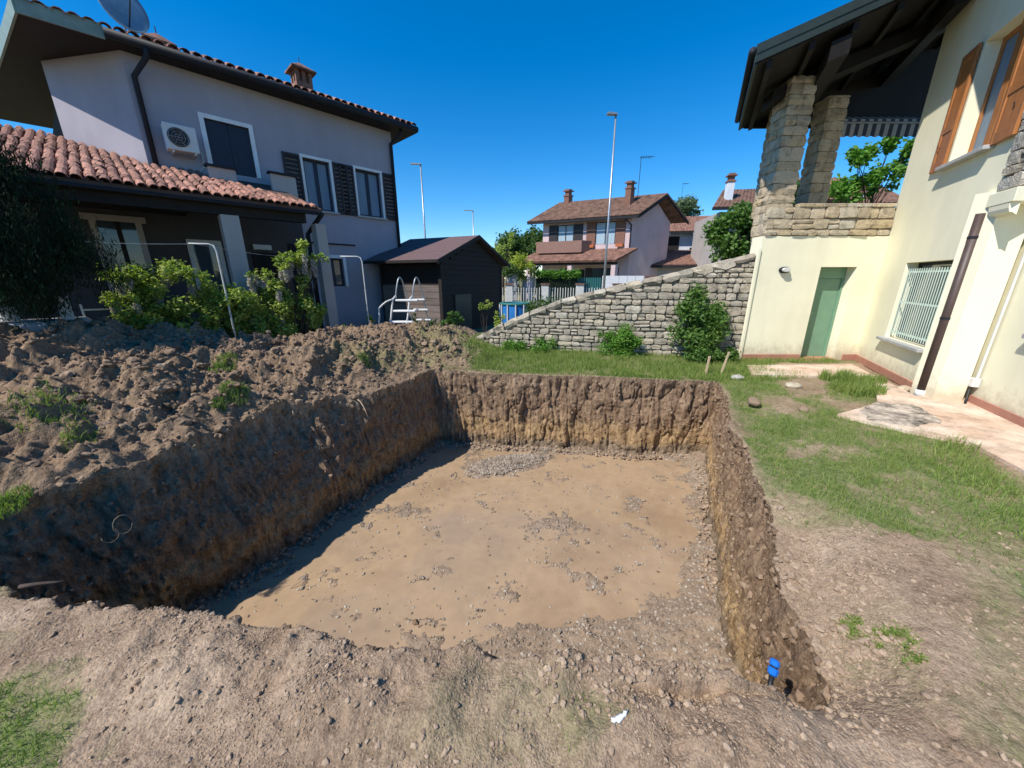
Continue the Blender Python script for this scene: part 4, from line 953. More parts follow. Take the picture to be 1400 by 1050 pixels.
# coppi tiles
def coppo(name, mat, w_=.19, l=.40, seed=0):
    n = 5; vs = []; fs = []
    for j, (yy, ww) in enumerate(((0, w_), (l, w_*.8))):
        for i in range(n+1):
            t = math.pi*i/n; vs.append((-math.cos(t)*ww/2, yy, math.sin(t)*ww*.38))
        for i in range(n+1):
            t = math.pi*i/n; vs.append((-math.cos(t)*(ww/2-.014), yy, math.sin(t)*(ww*.38-.014)))
    m_ = 2*(n+1)
    for i in range(n): fs += [(i, i+1, m_+i+1, m_+i), (n+1+i+1, n+1+i, m_+n+1+i, m_+n+1+i+1), (i+1, i, n+1+i, n+2+i), (m_+i, m_+i+1, m_+n+2+i, m_+n+1+i)]
    me = bpy.data.meshes.new(name); me.from_pydata(vs, [], fs); me.materials.append(mat); me.update(); return me
COP = coppo('roof_tile_mesh', M['tile'])
rg = random.Random(3)
def tiles_on(parent, org, along, up, nrm_, n_al, n_up, pitch, step, keepf=None, jit=.012, name='roof_tile', limit=10**9):
    "rows of coppi; org is the eave start, along/up unit vectors in the roof plane"
    rot = Matrix((along, up, nrm_)).transposed(); cnt = 0; rest = []
    for j in range(n_up):
        for i in range(n_al):
            p = org+along*(pitch*(i+.5))+up*(step*j)+nrm_*(.012*(j % 2)*0+.02)
            if keepf and not keepf(p): continue
            e = (rot @ Matrix.Rotation(R(3.5)+rg.uniform(-.02, .02), 3, 'X') @ Matrix.Rotation(rg.uniform(-.04, .04), 3, 'Z')).to_euler()
            p = p+along*rg.uniform(-jit, jit)+up*rg.uniform(-jit, jit)
            if cnt < limit: inst(COP, name, parent, tuple(p), tuple(e), (pitch/.205, step/.33, 1)); cnt += 1
            else: rest.append((p, e))
    return rest
al = Vector((dd.x, dd.y, 0)); inw = Vector((-nn.x, -nn.y, .34)).normalized(); nz = al.cross(inw)
nt_ = int(Vq.length/.19)
tiles_on(rf, Vector((*Q1, zr+.0))+Vector((nn.x, nn.y, 0))*.05, al, inw, nz, nt_, 2, Vq.length/nt_, .34)
# ridge chimneys with little tiled caps
for k, (px, py, yy, sc) in enumerate(((224, 92, 11.2, .8), (414, 122, 14.0, .9))):
    u_ = (px-700)/FPX; v_ = (py-525)/FPX; c, s = math.cos(PITCH), math.sin(PITCH); t = yy/(c-v_*s); ex, ez = u_*t, CAMH+(-s-v_*c)*t
    q = MB((ex, yy), LA); w_ = .27*sc
    ch = q.box(-w_, -w_, ez-1.6, w_, w_, ez+.12).build('chimney', M['brickch'], rf)
    q = MB((ex, yy), LA)
    for (a_, b_2) in ((-1, -1), (1, -1), (1, 1), (-1, 1), (0, -1), (0, 1), (-1, 0), (1, 0)): q.box(a_*w_*.8-.05, b_2*w_*.8-.05, ez+.12, a_*w_*.8+.05, b_2*w_*.8+.05, ez+.42)
    q.box(-w_*.62, -w_*.62, ez+.12, w_*.62, w_*.62, ez+.42)
    q.build('chimney_vents', M['brickch'], ch)
    q = MB((ex, yy), LA); w2 = w_*1.5
    q.add([(-w2, -w2, ez+.42), (w2, -w2, ez+.42), (w2, w2, ez+.42), (-w2, w2, ez+.42), (-w2, -w2, ez+.47), (w2, -w2, ez+.47), (w2, w2, ez+.47), (-w2, w2, ez+.47), (0, 0, ez+.72)],
          [(3, 2, 1, 0), (0, 1, 5, 4), (1, 2, 6, 5), (2, 3, 7, 6), (3, 0, 4, 7), (4, 5, 8), (5, 6, 8), (6, 7, 8), (7, 4, 8)])
    q.build('chimney_cap', M['tile_far2'], ch); MB().tube([(ex, yy, ez+.68), (ex, yy, ez+.86)], .012, 5).build('finial', M['dark_metal'], ch)
# downpipes
q0 = Vector(LF(-5.50, -.42)); q1 = Vector(LF(-5.74, -.07))
MB().tube([(q0.x, q0.y, ze+.02), (q0.x, q0.y, ze-.12), (q1.x, q1.y, ze-.42), (q1.x, q1.y, 4.0)], .05, 10).build('downpipe', M['dark_metal'], lh, smoothed=True)
q0 = LF(.12, -.4); q1 = LF(-.06, -.07)
MB().tube([(*q0, ze), (*q0, ze-.1), (*q1, ze-.35), (*q1, .1)], .05, 10).build('downpipe', M['dark_metal'], lh, smoothed=True)
# dark gable piece behind
MB().prism([(-12.5, 11.0), (-11.2, 10.4), (-10.0, 11.5), (-12.0, 12.5)], [4.6]*4, [4.75, 6.0, 6.0, 4.75]).build('rear_roof', M['dark_wood'], lh)
# ---- porch: tiled lean-to in front of the facade
wP = 2.46; zp = 3.2; zj = 4.03; mP = (zj-zp)/wP
Tt = -.32+0
xr = float((Vector((-4.39, 8.87))-Vector((LX, LY))).dot(Vector((math.cos(LA), math.sin(LA)))))     # right tip along the facade
xl = -11.5
def PR(x, y, up=0.0): return (*LF(x, y), zj+mP*y+up)
pr_ = MB().slab([PR(xl, -wP), PR(xr, -wP), PR(xr-1.9, 0), PR(-Lf, 0), PR(-Lf-1.65, 2.4), PR(xl, 2.4)], .10).build('porch_roof', M['tile_bed'], lh)
MB().slab([PR(xr, -wP), PR(xr+.10, -wP+.05), PR(xr-.15, 0), PR(xr-1.9, 0)][::1], .10).build('porch_hip', M['tile_bed'], pr_)
# shaded hip side: drops from the hip line to the facade end
along = Vector((math.cos(LA), math.sin(LA), 0)); upv = Vector((-math.sin(LA), math.cos(LA), mP)).normalized(); nv = along.cross(upv)
def keepP(p):
    r_ = p.to_2d()-Vector((LX, LY)); x_ = r_.dot(Vector((math.cos(LA), math.sin(LA)))); y_ = r_.dot(Vector((-math.sin(LA), math.cos(LA))))
    lim = xr-1.9*(y_+wP)/wP
    if x_ > lim+.02: return False
    if y_ > -.12 and x_ > -Lf-.05: return False
    if y_ > -.12 and y_ > -1.49*(x_+Lf)-.12: return False
    if y_ > 2.35: return False
    return True
npt = int((xr-xl)/.145)
o0 = Vector(PR(xr, -wP-.04))-along*npt*.145
rest = []
# visible tiles first (right to left) so the nearest ones are objects
rot = Matrix((along, upv, nv)).transposed(); cnt = 0; allp = []
for j in range(24):
    for i in range(npt):
        p = o0+along*(.145*(i+.5))+upv*(.21*j)+nv*.02
        if keepP(p): allp.append((Vector(p).length, p))
allp.sort(key=lambda a: a[0]); vis = []
for dist, p in allp:
    c_p = Vector((p.x, p.y)); px_ = 700+FPX*p.x/(p.y*math.cos(PITCH)-(p.z-CAMH)*math.sin(PITCH)+1e-6)
    (vis if px_ > -15 and p.y > .5 else rest).append(p)
RV_, RFc = [], []
def tile_e(): return (rot @ Matrix.Rotation(R(3.5)+rg.uniform(-.03, .03), 3, 'X') @ Matrix.Rotation(rg.uniform(-.09, .09), 3, 'Z'))
for k, p in enumerate(vis):
    p = p+along*rg.uniform(-.015, .015)+upv*rg.uniform(-.02, .02)
    if k < 290: inst(COP, 'roof_tile', pr_, tuple(p), tuple(tile_e().to_euler()), (.77, .66, .9))
    else:
        mm = tile_e(); b0 = len(RV_)
        for v_ in COP.vertices: RV_.append(tuple(p+mm @ Vector((v_.co.x*.77, v_.co.y*.66, v_.co.z*.9))))
        RFc += [tuple(b0+i for i in f.vertices) for f in COP.polygons]
if RV_: tag(MB().add(RV_, RFc).build('roof_tiles', M['tile'], pr_), kind='stuff')
MB().tube([PR(xr+.02, -wP-.02, -.09), PR(xl, -wP-.02, -.09)], .035, 8).build('porch_gutter', M['dark_metal'], pr_, smoothed=True)
MB((LX, LY), LA).box(xl, -wP+.1, zp-.30, xr-.25, -wP+.28, zp-.08).build('porch_beam', M['dark_wood'], lh)
MB((LX, LY), LA).box(xr-2.3, -.95, 3.45, xr-1.55, -.10, 3.62).build('balcony_slab', M['greywall'], lh)
bp_ = MB((LX, LY), LA).box(-4.95, -.75, 3.75, -4.45, -.65, 4.08).build('balcony_parapet', M['greywall'], lh)
MB((LX, LY), LA).prism([(-3.75, -.75), (-3.2, -.75), (-3.2, -.02), (-3.3, -.02), (-3.3, -.65), (-3.75, -.65)], 3.6, 4.15).build('balcony_parapet', M['greywall'], lh)
MB((LX, LY), LA).box(-5.0, -.79, 4.08, -4.42, -.61, 4.13).build('coping', M['dark_metal'], bp_)
MB((LX, LY), LA).prism([(-3.79, -.79), (-3.16, -.79), (-3.16, -.02), (-3.33, -.02), (-3.33, -.61), (-3.79, -.61)], 4.152, 4.20).build('coping', M['dark_metal'], bp_)
for (xc, wc) in ((-5.18+.0, .30), (-8.75, .32), (-3.45, .22), (-7.1, .0)):
    if wc: MB((LX, LY), LA).box(xc, -wP+.06, 0, xc+wc, -wP+.34, zp-.30).build('porch_column', M['greywall'], lh)
MB((LX, LY), LA).box(-11.5, -.02, 0, -2.98, .03, 3.5).build('porch_back_wall', M['porch_shade'], lh)  # sheet over the facade with the porch's shade in its colour
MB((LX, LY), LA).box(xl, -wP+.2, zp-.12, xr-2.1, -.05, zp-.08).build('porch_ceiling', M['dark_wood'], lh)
# porch openings: window, French door, box fitting
w_ = MB((LX, LY), LA).box(-7.0, -.06, .25, -6.9, -.02, 2.85).box(-6.33, -.06, .25, -6.23, -.02, 2.85).box(-7.1, -.08, 2.85, -6.15, -.02, 2.97).build('window', M['greywall'], lh)
MB((LX, LY), LA).box(-6.9, -.04, .3, -6.33, -.021, 2.85).build('pane', M['glass'], w_)
MB((LX, LY), LA).box(-6.64, -.055, .3, -6.56, -.041, 2.85).build('sash', M['dark_wood'], w_)
w_ = MB((LX, LY), LA).box(-5.55, -.07, .9, -5.47, -.01, 2.5).box(-4.98, -.07, .9, -4.90, -.01, 2.5).box(-5.55, -.07, 2.5, -4.90, -.01, 2.58).build('window', M['offwhite'], lh)
MB((LX, LY), LA).box(-5.47, -.045, .9, -4.98, -.022, 2.5).build('pane', M['glass'], w_)
MB((LX, LY), LA).box(-4.3, -.05, 0, -3.7, -.022, 2.35).build('dark_doorway', M['dark_wood'], lh)
MB((LX, LY), LA).box(-3.42, -.05, 0, -3.0, -.022, 2.62).build('dark_doorway', M['dark_wood'], lh)
MB((LX, LY), LA).box(-4.25, -.14, 2.42, -3.85, -.02, 2.54).build('light_fitting', M['offwhite'], lh)
MB((LX, LY), LA).tube([(-3.3, -wP+.0, 3.1), (-3.3, -wP+.5, 2.95), (-3.5, -wP+.5, 2.7), (-3.5, -wP+.5, .2)], .05, 8).build('porch_downpipe', M['dark_metal'], lh, smoothed=True)
MB((LX, LY), LA).box(-2.95, -.035, 2.66, -1.9+.35, -.004, 2.70).box(-3.0, -.035, 0, -2.97, -.004, 2.70).build('wall_cable', M['dark_metal'], lh)

# AC unit
ac = thing('air_conditioner', (*LF(-5.1, -.3), 4.3), 'white air conditioner fan unit high on the lilac house beside the downpipe', 'air conditioner')
q = MB((LX, LY), LA).box(-5.52, -.44, 4.36, -4.98, -.14, 4.86).build('casing', M['offwhite'], ac, .012)
MB(LF(-5.30, -.455), LA).add([(.18*math.cos(i*math.pi/12), -.0, 4.61+.18*math.sin(i*math.pi/12)) for i in range(24)]+[(.18*math.cos(i*math.pi/12), .03, 4.61+.18*math.sin(i*math.pi/12)) for i in range(24)],
   [tuple(range(24)), tuple(range(24, 48))[::-1]]+[(i, 24+i, 24+(i+1) % 24, (i+1) % 24) for i in range(24)]).build('fan_recess', M['black'], ac)
g_ = MB(LF(-5.30, -.465), LA)
for r_ in (.06, .11, .16): g_.tube([(r_*math.cos(i*math.pi/10), 0, 4.61+r_*math.sin(i*math.pi/10)) for i in range(21)], .004, 4)
for i in range(6): g_.tube([(0, 0, 4.61), (.18*math.cos(i*math.pi/3), 0, 4.61+.18*math.sin(i*math.pi/3))], .004, 4)
g_.build('fan_grille', M['grey_metal'], ac)
MB((LX, LY), LA).box(-5.45, -.42, 4.32, -5.41, 0, 4.355).box(-5.08, -.42, 4.32, -5.04, 0, 4.355).build('bracket', M['offwhite'], ac)
MB((LX, LY), LA).tube([(-4.95, -.12, 4.5), (-4.9, -.03, 4.5), (-4.9, -.03, 4.2), (-5.0, -.03, 4.08)], .012, 6).build('hose', M['offwhite'], ac)
# satellite dish
ds = thing('satellite_dish', (-8.35, 9.1, 6.4), 'grey satellite dish above the left end of the lilac house roof', 'satellite dish')
cdish = Vector((-7.88, 9.05, 6.92)); axd = Vector((.88, -.42, .22)).normalized(); b1 = axd.cross(Vector((0, 0, 1))).normalized(); b2 = b1.cross(axd)
vs = []; fs = []
for i in range(6):
    for k in range(24):
        r_ = .44*i/5; t = 2*math.pi*k/24; vs.append(tuple(cdish+b1*(r_*.9*math.cos(t))+b2*(r_*math.sin(t))+axd*(.45*r_*r_)))
n0 = len(vs)
vs += [tuple(Vector(v)-axd*.015) for v in vs]
for i in range(5):
    for k in range(24): a, b, c, d_ = i*24+k, i*24+(k+1) % 24, (i+1)*24+(k+1) % 24, (i+1)*24+k; fs += [(a, b, c, d_), (n0+d_, n0+c, n0+b, n0+a)]
for k in range(24): fs.append((120+k, 120+(k+1) % 24, n0+120+(k+1) % 24, n0+120+k))
MB().add(vs, fs).build('dish', M['grey_metal'], ds, smoothed=True)
MB().tube([tuple(cdish-b2*.42), tuple(cdish+axd*.42-b2*.05)], .012, 6).build('feed_arm', M['dark_metal'], ds)
MB().tube([tuple(cdish+axd*.40), tuple(cdish+axd*.50)], .03, 8).build('receiver', M['offwhite'], ds)
MB().tube([(-7.92, 9.07, 6.2), (-7.92, 9.07, 7.45)], .015, 8).build('mast', M['grey_metal'], ds)
# ------------------------------------------------------------------ garden shed
SX, SY = -2.05, 11.0; SA = R(-25)                 # front face runs left along -x of this frame, gable face runs back
sd = thing('garden_shed', (SX, SY, 0), 'black brown timber garden shed with shallow brown felt roof', 'shed')
def SHF(x, y): return (SX+x*math.cos(SA)-y*math.sin(SA), SY+x*math.sin(SA)+y*math.cos(SA))
sw_, sdp = 2.35, 3.85                              # width to the left (-x), depth of gable side (+y)
MB((SX-.03*math.cos(SA), SY-.03*math.sin(SA)), SA+R(90)).xz([(.04, 0), (sdp-.04, 0), (sdp-.04, 2.2), (sdp/2, 2.98), (.04, 2.2)], .0, sw_-.03).build('shed_core', M['shedwood'], sd)
# gable end boards (face +x), front boards (face -y)
hb = .15; zr_ = 2.98; mid_ = sdp/2
for k in range(20):
    z = k*hb
    if z < 2.12: y0_, y1_ = .0, sdp
    else: q = (z+hb*.5-2.12)/(zr_-2.12); y0_, y1_ = mid_*q, sdp-mid_*q
    if y1_-y0_ < .15: break
    q = MB((SX, SY), SA); q.add([(-.03, y0_, z), (.014, y0_, z), (.014, y1_, z), (-.03, y1_, z), (-.03, y0_, z+hb-.006), (.0, y0_, z+hb-.006), (.0, y1_, z+hb-.006), (-.03, y1_, z+hb-.006)],
        [(0, 3, 2, 1), (4, 5, 6, 7), (0, 1, 5, 4), (1, 2, 6, 5), (2, 3, 7, 6), (3, 0, 4, 7)]); q.build('board', M['shedwood'], sd)
for k in range(14):
    z = k*hb; lower = z < 1.40
    q = MB((SX, SY), SA).box(-sw_, -.0, z, -.03, .04, z+hb-.006); q.build('board', M['shedwood'], sd)
pn = MB((SX, SY), SA).box(-sw_+.06, -.045, .12, -.10, -.006, 1.50).build('leaning_panel', M['greyboard'], sd, label='weathered grey board panel on the front of the shed')
for k in range(7): MB((SX, SY), SA).box(-sw_+.05, -.068, .12+k*.198, -.09, -.046, .12+k*.198+.188).build('plank', M['greyboard'], pn)
for bx_ in ((-.09, -.10, 0, .02, -.0, 2.12), (-sw_-.03, -.06, 0, -sw_+.05, .0, 2.12), (-.0, sdp-.1, 0, .03, sdp+.0, 2.1)): MB((SX, SY), SA).box(*bx_).build('corner_post', M['shedwood'], sd)
MB((SX, SY), SA).box(.015, .55, .1, .05, 1.5, 1.2).build('dark_shutter_board', M['dark_fascia'], sd)
ov = .38; zev = 2.2
fr_ = MB((SX, SY), SA); z_ov = zev
fr_.slab([(-sw_-.36, -.42, zev), (.16, -.42, zev), (.16, mid_, zr_+.08), (-sw_-.36, mid_, zr_+.08)], .045).slab([(-sw_-.36, mid_+.001, zr_+.08), (.16, mid_+.001, zr_+.08), (.16, sdp+.42, zev), (-sw_-.36, sdp+.42, zev)], .045)
fr_ = fr_.build('roof', M['felt'], sd)
MB((SX, SY), SA).slab([(.162, -.43, zev+.008), (.19, -.43, zev+.008), (.19, mid_, zr_+.09), (.162, mid_, zr_+.09)], .12).slab([(.162, mid_, zr_+.09), (.19, mid_, zr_+.09), (.19, sdp+.43, zev+.008), (.162, sdp+.43, zev+.008)], .12).build('barge_board', M['dark_wood'], fr_)
MB((SX, SY), SA).box(-sw_-.36, -.445, zev-.07, .16, -.422, zev+.01).build('eave_board', M['dark_wood'], fr_)
for k in range(1, 3): MB((SX, SY), SA).slab([(-sw_-.36, -.42+.75*k, zev+.27*k+.012), (.16, -.42+.75*k, zev+.27*k+.012), (.16, -.40+.75*k, zev+.277*k+.012), (-sw_-.36, -.40+.75*k, zev+.277*k+.012)], .01).build('felt_lap', M['felt'], fr_)

# ------------------------------------------------------------------ pool ladder and round blue pool, tools
def arc_pts(p, q, h, n=9):
    p = Vector(p); q = Vector(q); return [tuple(p.lerp(q, k/(n-1))+Vector((0, 0, h*math.sin(math.pi*k/(n-1))))) for k in range(n)]
pl_ = thing('pool_ladder', (-2.65, 9.25, 0), 'white a-frame pool ladder with hooped handrails in front of the shed', 'ladder')
for s in (0, .42):
    bx = -2.93+s
    MB().tube([(bx-.27, 8.95, .05), (bx-.12, 9.1, .75), (bx-.05, 9.15, 1.2), (bx+.02, 9.2, 1.28)], .022, 8).build('rail', M['offwhite'], pl_, smoothed=True)
    MB().tube([(bx+.02, 9.2, 1.22)]+arc_pts((bx+.02, 9.2, 1.3), (bx+.20, 9.5, 1.3), .42, 11)+[(bx+.26, 9.6, .7), (bx+.36, 9.7, .1)], .018, 8).build('handrail', M['grey_metal'], pl_, smoothed=True)
for k, z in enumerate((.35, .62, .89, 1.15)):
    MB().box(-3.13+.075*k, 9.02+.03*k, z, -2.58+.075*k, 9.16+.03*k, z+.045).build('tread', M['white'], pl_, .008)
for k, z in enumerate((.62, .89, 1.15)): MB().box(-2.55-.05*k, 9.58-.06*k, z, -2.16-.05*k, 9.68-.06*k, z+.04).build('tread', M['white'], pl_, .008)
MB().tube([(-3.42, 8.95, .1), (-3.3, 9.0, .8)]+arc_pts((-3.3, 9.0, .98), (-2.95, 9.15, 1.2), .05, 5), .020, 8).build('side_rail', M['offwhite'], pl_, smoothed=True)
pool = thing('round_pool', (.12, 12.2, 0), 'blue sided above ground pool beyond the stone wall', 'pool')
n = 36; cx_, cy_, r_ = .12, 12.2, .50
q = MB(); q.add([(cx_+r_*math.cos(2*math.pi*i/n), cy_+r_*math.sin(2*math.pi*i/n), z) for z in (0, .88) for i in range(n)]+[(cx_+(r_-.05)*math.cos(2*math.pi*i/n), cy_+(r_-.05)*math.sin(2*math.pi*i/n), z) for z in (0, .88) for i in range(n)],
  [(i, (i+1) % n, n+(i+1) % n, n+i) for i in range(n)]+[(2*n+(i+1) % n, 2*n+i, 3*n+i, 3*n+(i+1) % n) for i in range(n)]+[(n+i, n+(i+1) % n, 3*n+(i+1) % n, 3*n+i) for i in range(n)])
q.build('pool_side', M['bluepool'], pool)
MB().tube([(cx_+r_*math.cos(2*math.pi*i/n), cy_+r_*math.sin(2*math.pi*i/n), .89) for i in range(n+1)], .04, 8).build('top_rail', M['green_rail'], pool, smoothed=True)
for i in range(12): a = 2*math.pi*i/12; MB().tube([(cx_+(r_+.03)*math.cos(a), cy_+(r_+.03)*math.sin(a), 0), (cx_+(r_+.03)*math.cos(a), cy_+(r_+.03)*math.sin(a), .88)], .025, 6).build('post', M['offwhite'], pool)

def clothes_post(x, y, h, arm, label, lean=.0):
    t = thing('clothes_line_post', (x, y, 0), label, 'clothes post', 'clothes line posts')
    pts = [(x, y, 0), (x-lean*.5, y, h*.5), (x-lean, y, h-.12), (x-lean-.03*np.sign(arm), y, h-.03), (x-lean-.12*np.sign(arm), y, h)]
    MB().tube(pts+[(x-lean-arm, y-.2, h-.01)], .014, 8).build('bent_pipe', M['offwhite'], t, smoothed=True); return t
clothes_post(-5.25, 6.75, 2.28, .30, 'white bent clothes line pipe standing among the vines')
clothes_post(-3.60, 9.05, 2.20, .42, 'white bent clothes line pipe left of the shed')
t = thing('clothes_line', (-5.2, 6.7, 2.2), 'thin washing lines running across the porch front', 'washing line')
for k, dz in enumerate((0, .0)):
    a = (-5.5+.0, 6.55+.1*k, 2.27); b = (-4.0, 8.85, 2.19)
    MB().tube([tuple(Vector(a).lerp(Vector(b), i/8)-Vector((0, 0, .10*math.sin(math.pi*i/8)))) for i in range(9)], .002, 4).build('line', M['grey_metal'], t)
    a = (-7.4, 4.9+.1*k, 2.35); b = (-5.5, 6.55+.1*k, 2.27)
    MB().tube([tuple(Vector(a).lerp(Vector(b), i/8)-Vector((0, 0, .08*math.sin(math.pi*i/8)))) for i in range(9)], .002, 4).build('line', M['grey_metal'], t)

# ------------------------------------------------------------------ stakes, litter, fitting, slabs, roots
def stake(x, y, h, lx, ly, label, r=.012, z=0):
    o = MB((x, y), .3); o = MB().prism([(x-r, y-r), (x+r, y-r), (x+r, y+r), (x-r, y+r)], float(height(np.array([x]), np.array([y]))[0])-.08, z+h)
    o.v = [v if v[2] < h*.5 else (v[0]+lx, v[1]+ly, v[2]) for v in o.v]; e = thing('wooden_stake', (x, y, 0), label, 'stake', 'surveying stakes round the pit')
    o.build('stake_shaft', M['stake'], e); MB().box(x+lx-r-.002, y+ly-r-.002, z+h-.035, x+lx+r+.002, y+ly+r+.002, z+h+.002).build('stake_tip', M['stake'], e)
p = at(964, 512); stake(p[0], p[1], .34, .03, 0, 'upright pale stake at the back right corner of the pit', .014)
p = at(984, 512); stake(p[0], p[1], .42, .10, .0, 'slanting pale stake right of the upright one by the green bush', .013)
p = at(592, 502); stake(p[0], p[1], .36, -.01, 0, 'thin stake at the back left corner of the pit', .012)
p = at(1003, 936); 
c = at(845, 997); zt = float(height(np.array([c[0]]), np.array([c[1]]))[0])
vs = []; fs = []; n = 14
for i in range(n+1):
    s_ = i/n; x = c[0]-.035+.072*s_; y = c[1]-.008+.030*s_**2.2; w_ = .006+.007*math.sin(s_*math.pi)+.002*math.sin(s_*17)
    for k, (o1, hz) in enumerate(((-1, .002), (-.4, .012), (.35, .008), (1, .003))): vs.append((x+.002*math.sin(i*2.3+k), y+o1*w_, zt+.006+hz+.004*math.sin(i*1.9+k*2)))
for i in range(n):
    for k in range(3): a = i*4+k; fs.append((a, a+4, a+5, a+1))
o = MB().add(vs, fs).build('crumpled_paper', M['paper'], None, smoothed=True); o.modifiers.new('thick', 'SOLIDIFY').thickness = .002
tag(o, 'scrap of crumpled white paper on the near soil', 'litter')
ft = thing('pipe_fitting', at(1058, 912, -.03), 'bright blue compression fitting on a dark pipe stub in the near right corner', 'pipe fitting')
a = Vector(at(1052, 940, -.12)); b = Vector(at(1062, 893, .0)); ax_ = (b-a).normalized(); L_ = (b-a).length
MB().tube([tuple(a-ax_*.10), tuple(a+ax_*L_*.45)], .0105, 10).build('pipe', M['black'], ft, smoothed=True)
def lathe(a, ax_, prof, n=18):
    v1 = ax_.cross(Vector((0, 0, 1))).normalized(); v2 = v1.cross(ax_); vs = []; fs = []
    for (t, r) in prof:
        for k in range(n): an = 2*math.pi*k/n; vs.append(tuple(a+ax_*t+(v1*math.cos(an)+v2*math.sin(an))*r*(1+.05*(k % 2))))
    for i in range(len(prof)-1):
        for k in range(n): fs.append((i*n+k, i*n+(k+1) % n, (i+1)*n+(k+1) % n, (i+1)*n+k))
    fs += [tuple(range(n))[::-1], tuple(range((len(prof)-1)*n, len(prof)*n))]; return MB().add(vs, fs)
lathe(a+ax_*L_*.35, ax_, [(0, .013), (.006, .019), (.030, .021), (.034, .018)]).build('lower_nut', M['blue'], ft)
lathe(a+ax_*(L_*.35+.034), ax_, [(0, .015), (.008, .015)]).build('neck', M['black'], ft)
lathe(a+ax_*(L_*.35+.042), ax_, [(0, .018), (.004, .020), (.022, .019), (.028, .012)]).build('cap', M['blue'], ft)
def rock(name, px, py, sx_, sy_, sz_, mat, label, cat, seed, z=0.0, rot=0):
    p = at(px, py, z); me = block_mesh(name+'_mesh', mat, seed, .3, .12)
    o = bpy.data.objects.new(name, me); C.objects.link(o); o.location = (p[0], p[1], z+sz_*.3); o.scale = (sx_, sy_, sz_); o.rotation_euler = (.1, .05, rot)
    m_ = o.modifiers.new('sub', 'SUBSURF'); m_.levels = 2; m_.render_levels = 2; return tag(o, label, cat)
rock('concrete_lump', 1008, 518, .22, .16, .09, M['concrete'], 'pale concrete lump in the grass by the stakes', 'rubble', 3, rot=.3)
rock('boulder', 1235, 534, .22, .14, .10, M['stone_tan'], 'tan stone lying left of the brown downpipe foot', 'stone', 4, rot=.2)
rock('field_stone', 1212, 536, .16, .11, .07, M['stone_grey'], 'dark stone on the patio edge behind the tall grass', 'stone', 5, rot=.6)
rock('clay_lump', 1085, 530, .26, .16, .10, M['stone_grey'], 'broken grey lump of rubble in the grass near the patio', 'rubble', 6, rot=.1)
rock('round_stone', 1098, 562, .15, .11, .08, M['clod'], 'round brown stone on the bare patch by the pit', 'stone', 7, rot=1)
rock('earth_lump', 1030, 552, .30, .16, .10, M['clod'], 'earth lump on the right rim of the pit', 'lump', 8, rot=1)
rock('near_clod', 735, 903, .07, .05, .035, M['clod'], 'big pale clod on the near rim of the pit', 'clod', 9, rot=.4)
rock('rim_clod', 775, 905, .09, .05, .045, M['clod'], 'crumbly clod right of the big pale one on the near rim', 'clod', 12, rot=1.4)
# roots
def root_thing(pts, r, label, mat='bark', name='dead_root'):
    o = MB().tube(pts, r, 6, r*.45).build(name, M[mat], None, smoothed=True); return tag(o, label, 'root')
c = Vector(at(163, 715, -.25)); c.x += .05
root_thing([tuple(c+Vector((.0+.05*math.cos(t*.55)*.5, -.02+.05*math.cos(t*.55), .085*math.sin(t*.55)))) for t in range(12)], .005, 'looped root hanging out of the dark left pit wall', 'root')
c = Vector(at(158, 728, -.33)); root_thing([tuple(c+Vector((.0+.045*math.cos(t*.5+3)*.5, -.04+.045*math.cos(t*.5+3), .06*math.sin(t*.5+3)))) for t in range(9)], .004, 'second looped root just below the upper loop', 'root')
c = Vector(at(400, 562, .02)); root_thing([tuple(c+Vector((.02*k, -.03*k, .04-.01*k*k*.3))) for k in range(5)], .006, 'short pale root sticking out of the left rim', 'stake')
c = Vector(at(490, 552, .03)); root_thing([tuple(c+Vector((.035*k, -.03*k, .06-.008*k*k))) for k in range(6)], .007, 'curved pale root at the rim near the back left corner', 'stake')
c = Vector(at(30, 808, .01)); root_thing([tuple(c+Vector((.05*k, .01*k, .03+.004*math.sin(k)))) for k in range(5)], .012, 'grey dead stick lying at the near left rim', 'bark', 'dead_stick')

# ------------------------------------------------------------------ patio
def px_poly(pts, z): return [(at(*p, z)[0], at(*p, z)[1]) for p in pts]
def patio_mat():
    m, nt, b = new_mat('stained_patio_concrete'); g = nt.nodes.new('ShaderNodeNewGeometry'); P = g.outputs['Position']
    n1 = noise(nt, 1.6, 7, P, .62); n2 = noise(nt, 30, 6, P, .7); n3 = noise(nt, 5, 5, P, .6)
    c = ramp(nt, [(.32, (.50, .34, .24)), (.5, (.60, .45, .34)), (.66, (.64, .55, .45))], n1)
    c = mixc(nt, .7, c, ramp(nt, [(.36, (.62, .60, .56)), (.5, (.97, .97, .97)), (.65, (1.1, 1.1, 1.1))], n3), 'MULTIPLY')
    c = mixc(nt, .5, c, ramp(nt, [(.38, (.65, .65, .63)), (.55, (1.05, 1.05, 1.05))], n2), 'MULTIPLY')
    nt.links.new(c, b.inputs['Base Color']); b.inputs['Roughness'].default_value = .9; bump(nt, b, n2, .4, .01); return m
M['patio'] = patio_mat()
pp = px_poly([(1022, 499), (1165, 498), (1252, 541), (1312, 541), (1420, 585), (1800, 720), (1800, 800), (1440, 664), (1330, 606), (1240, 588), (1145, 566), (1200, 551), (1196, 524), (1140, 514), (1028, 512)], .045)
q = MB(); q.prism([(p[0], p[1]) for p in pp], -.12, .045)
tag(q.build('patio', M['patio'], None), 'stained orange concrete patio along the yellow house', None, None, 'structure')
pp = px_poly([(1175, 560), (1200, 550), (1250, 553), (1290, 576), (1245, 583), (1190, 574)], .05)
sl_ = MB(); c0 = np.mean(pp, 0); ring = []
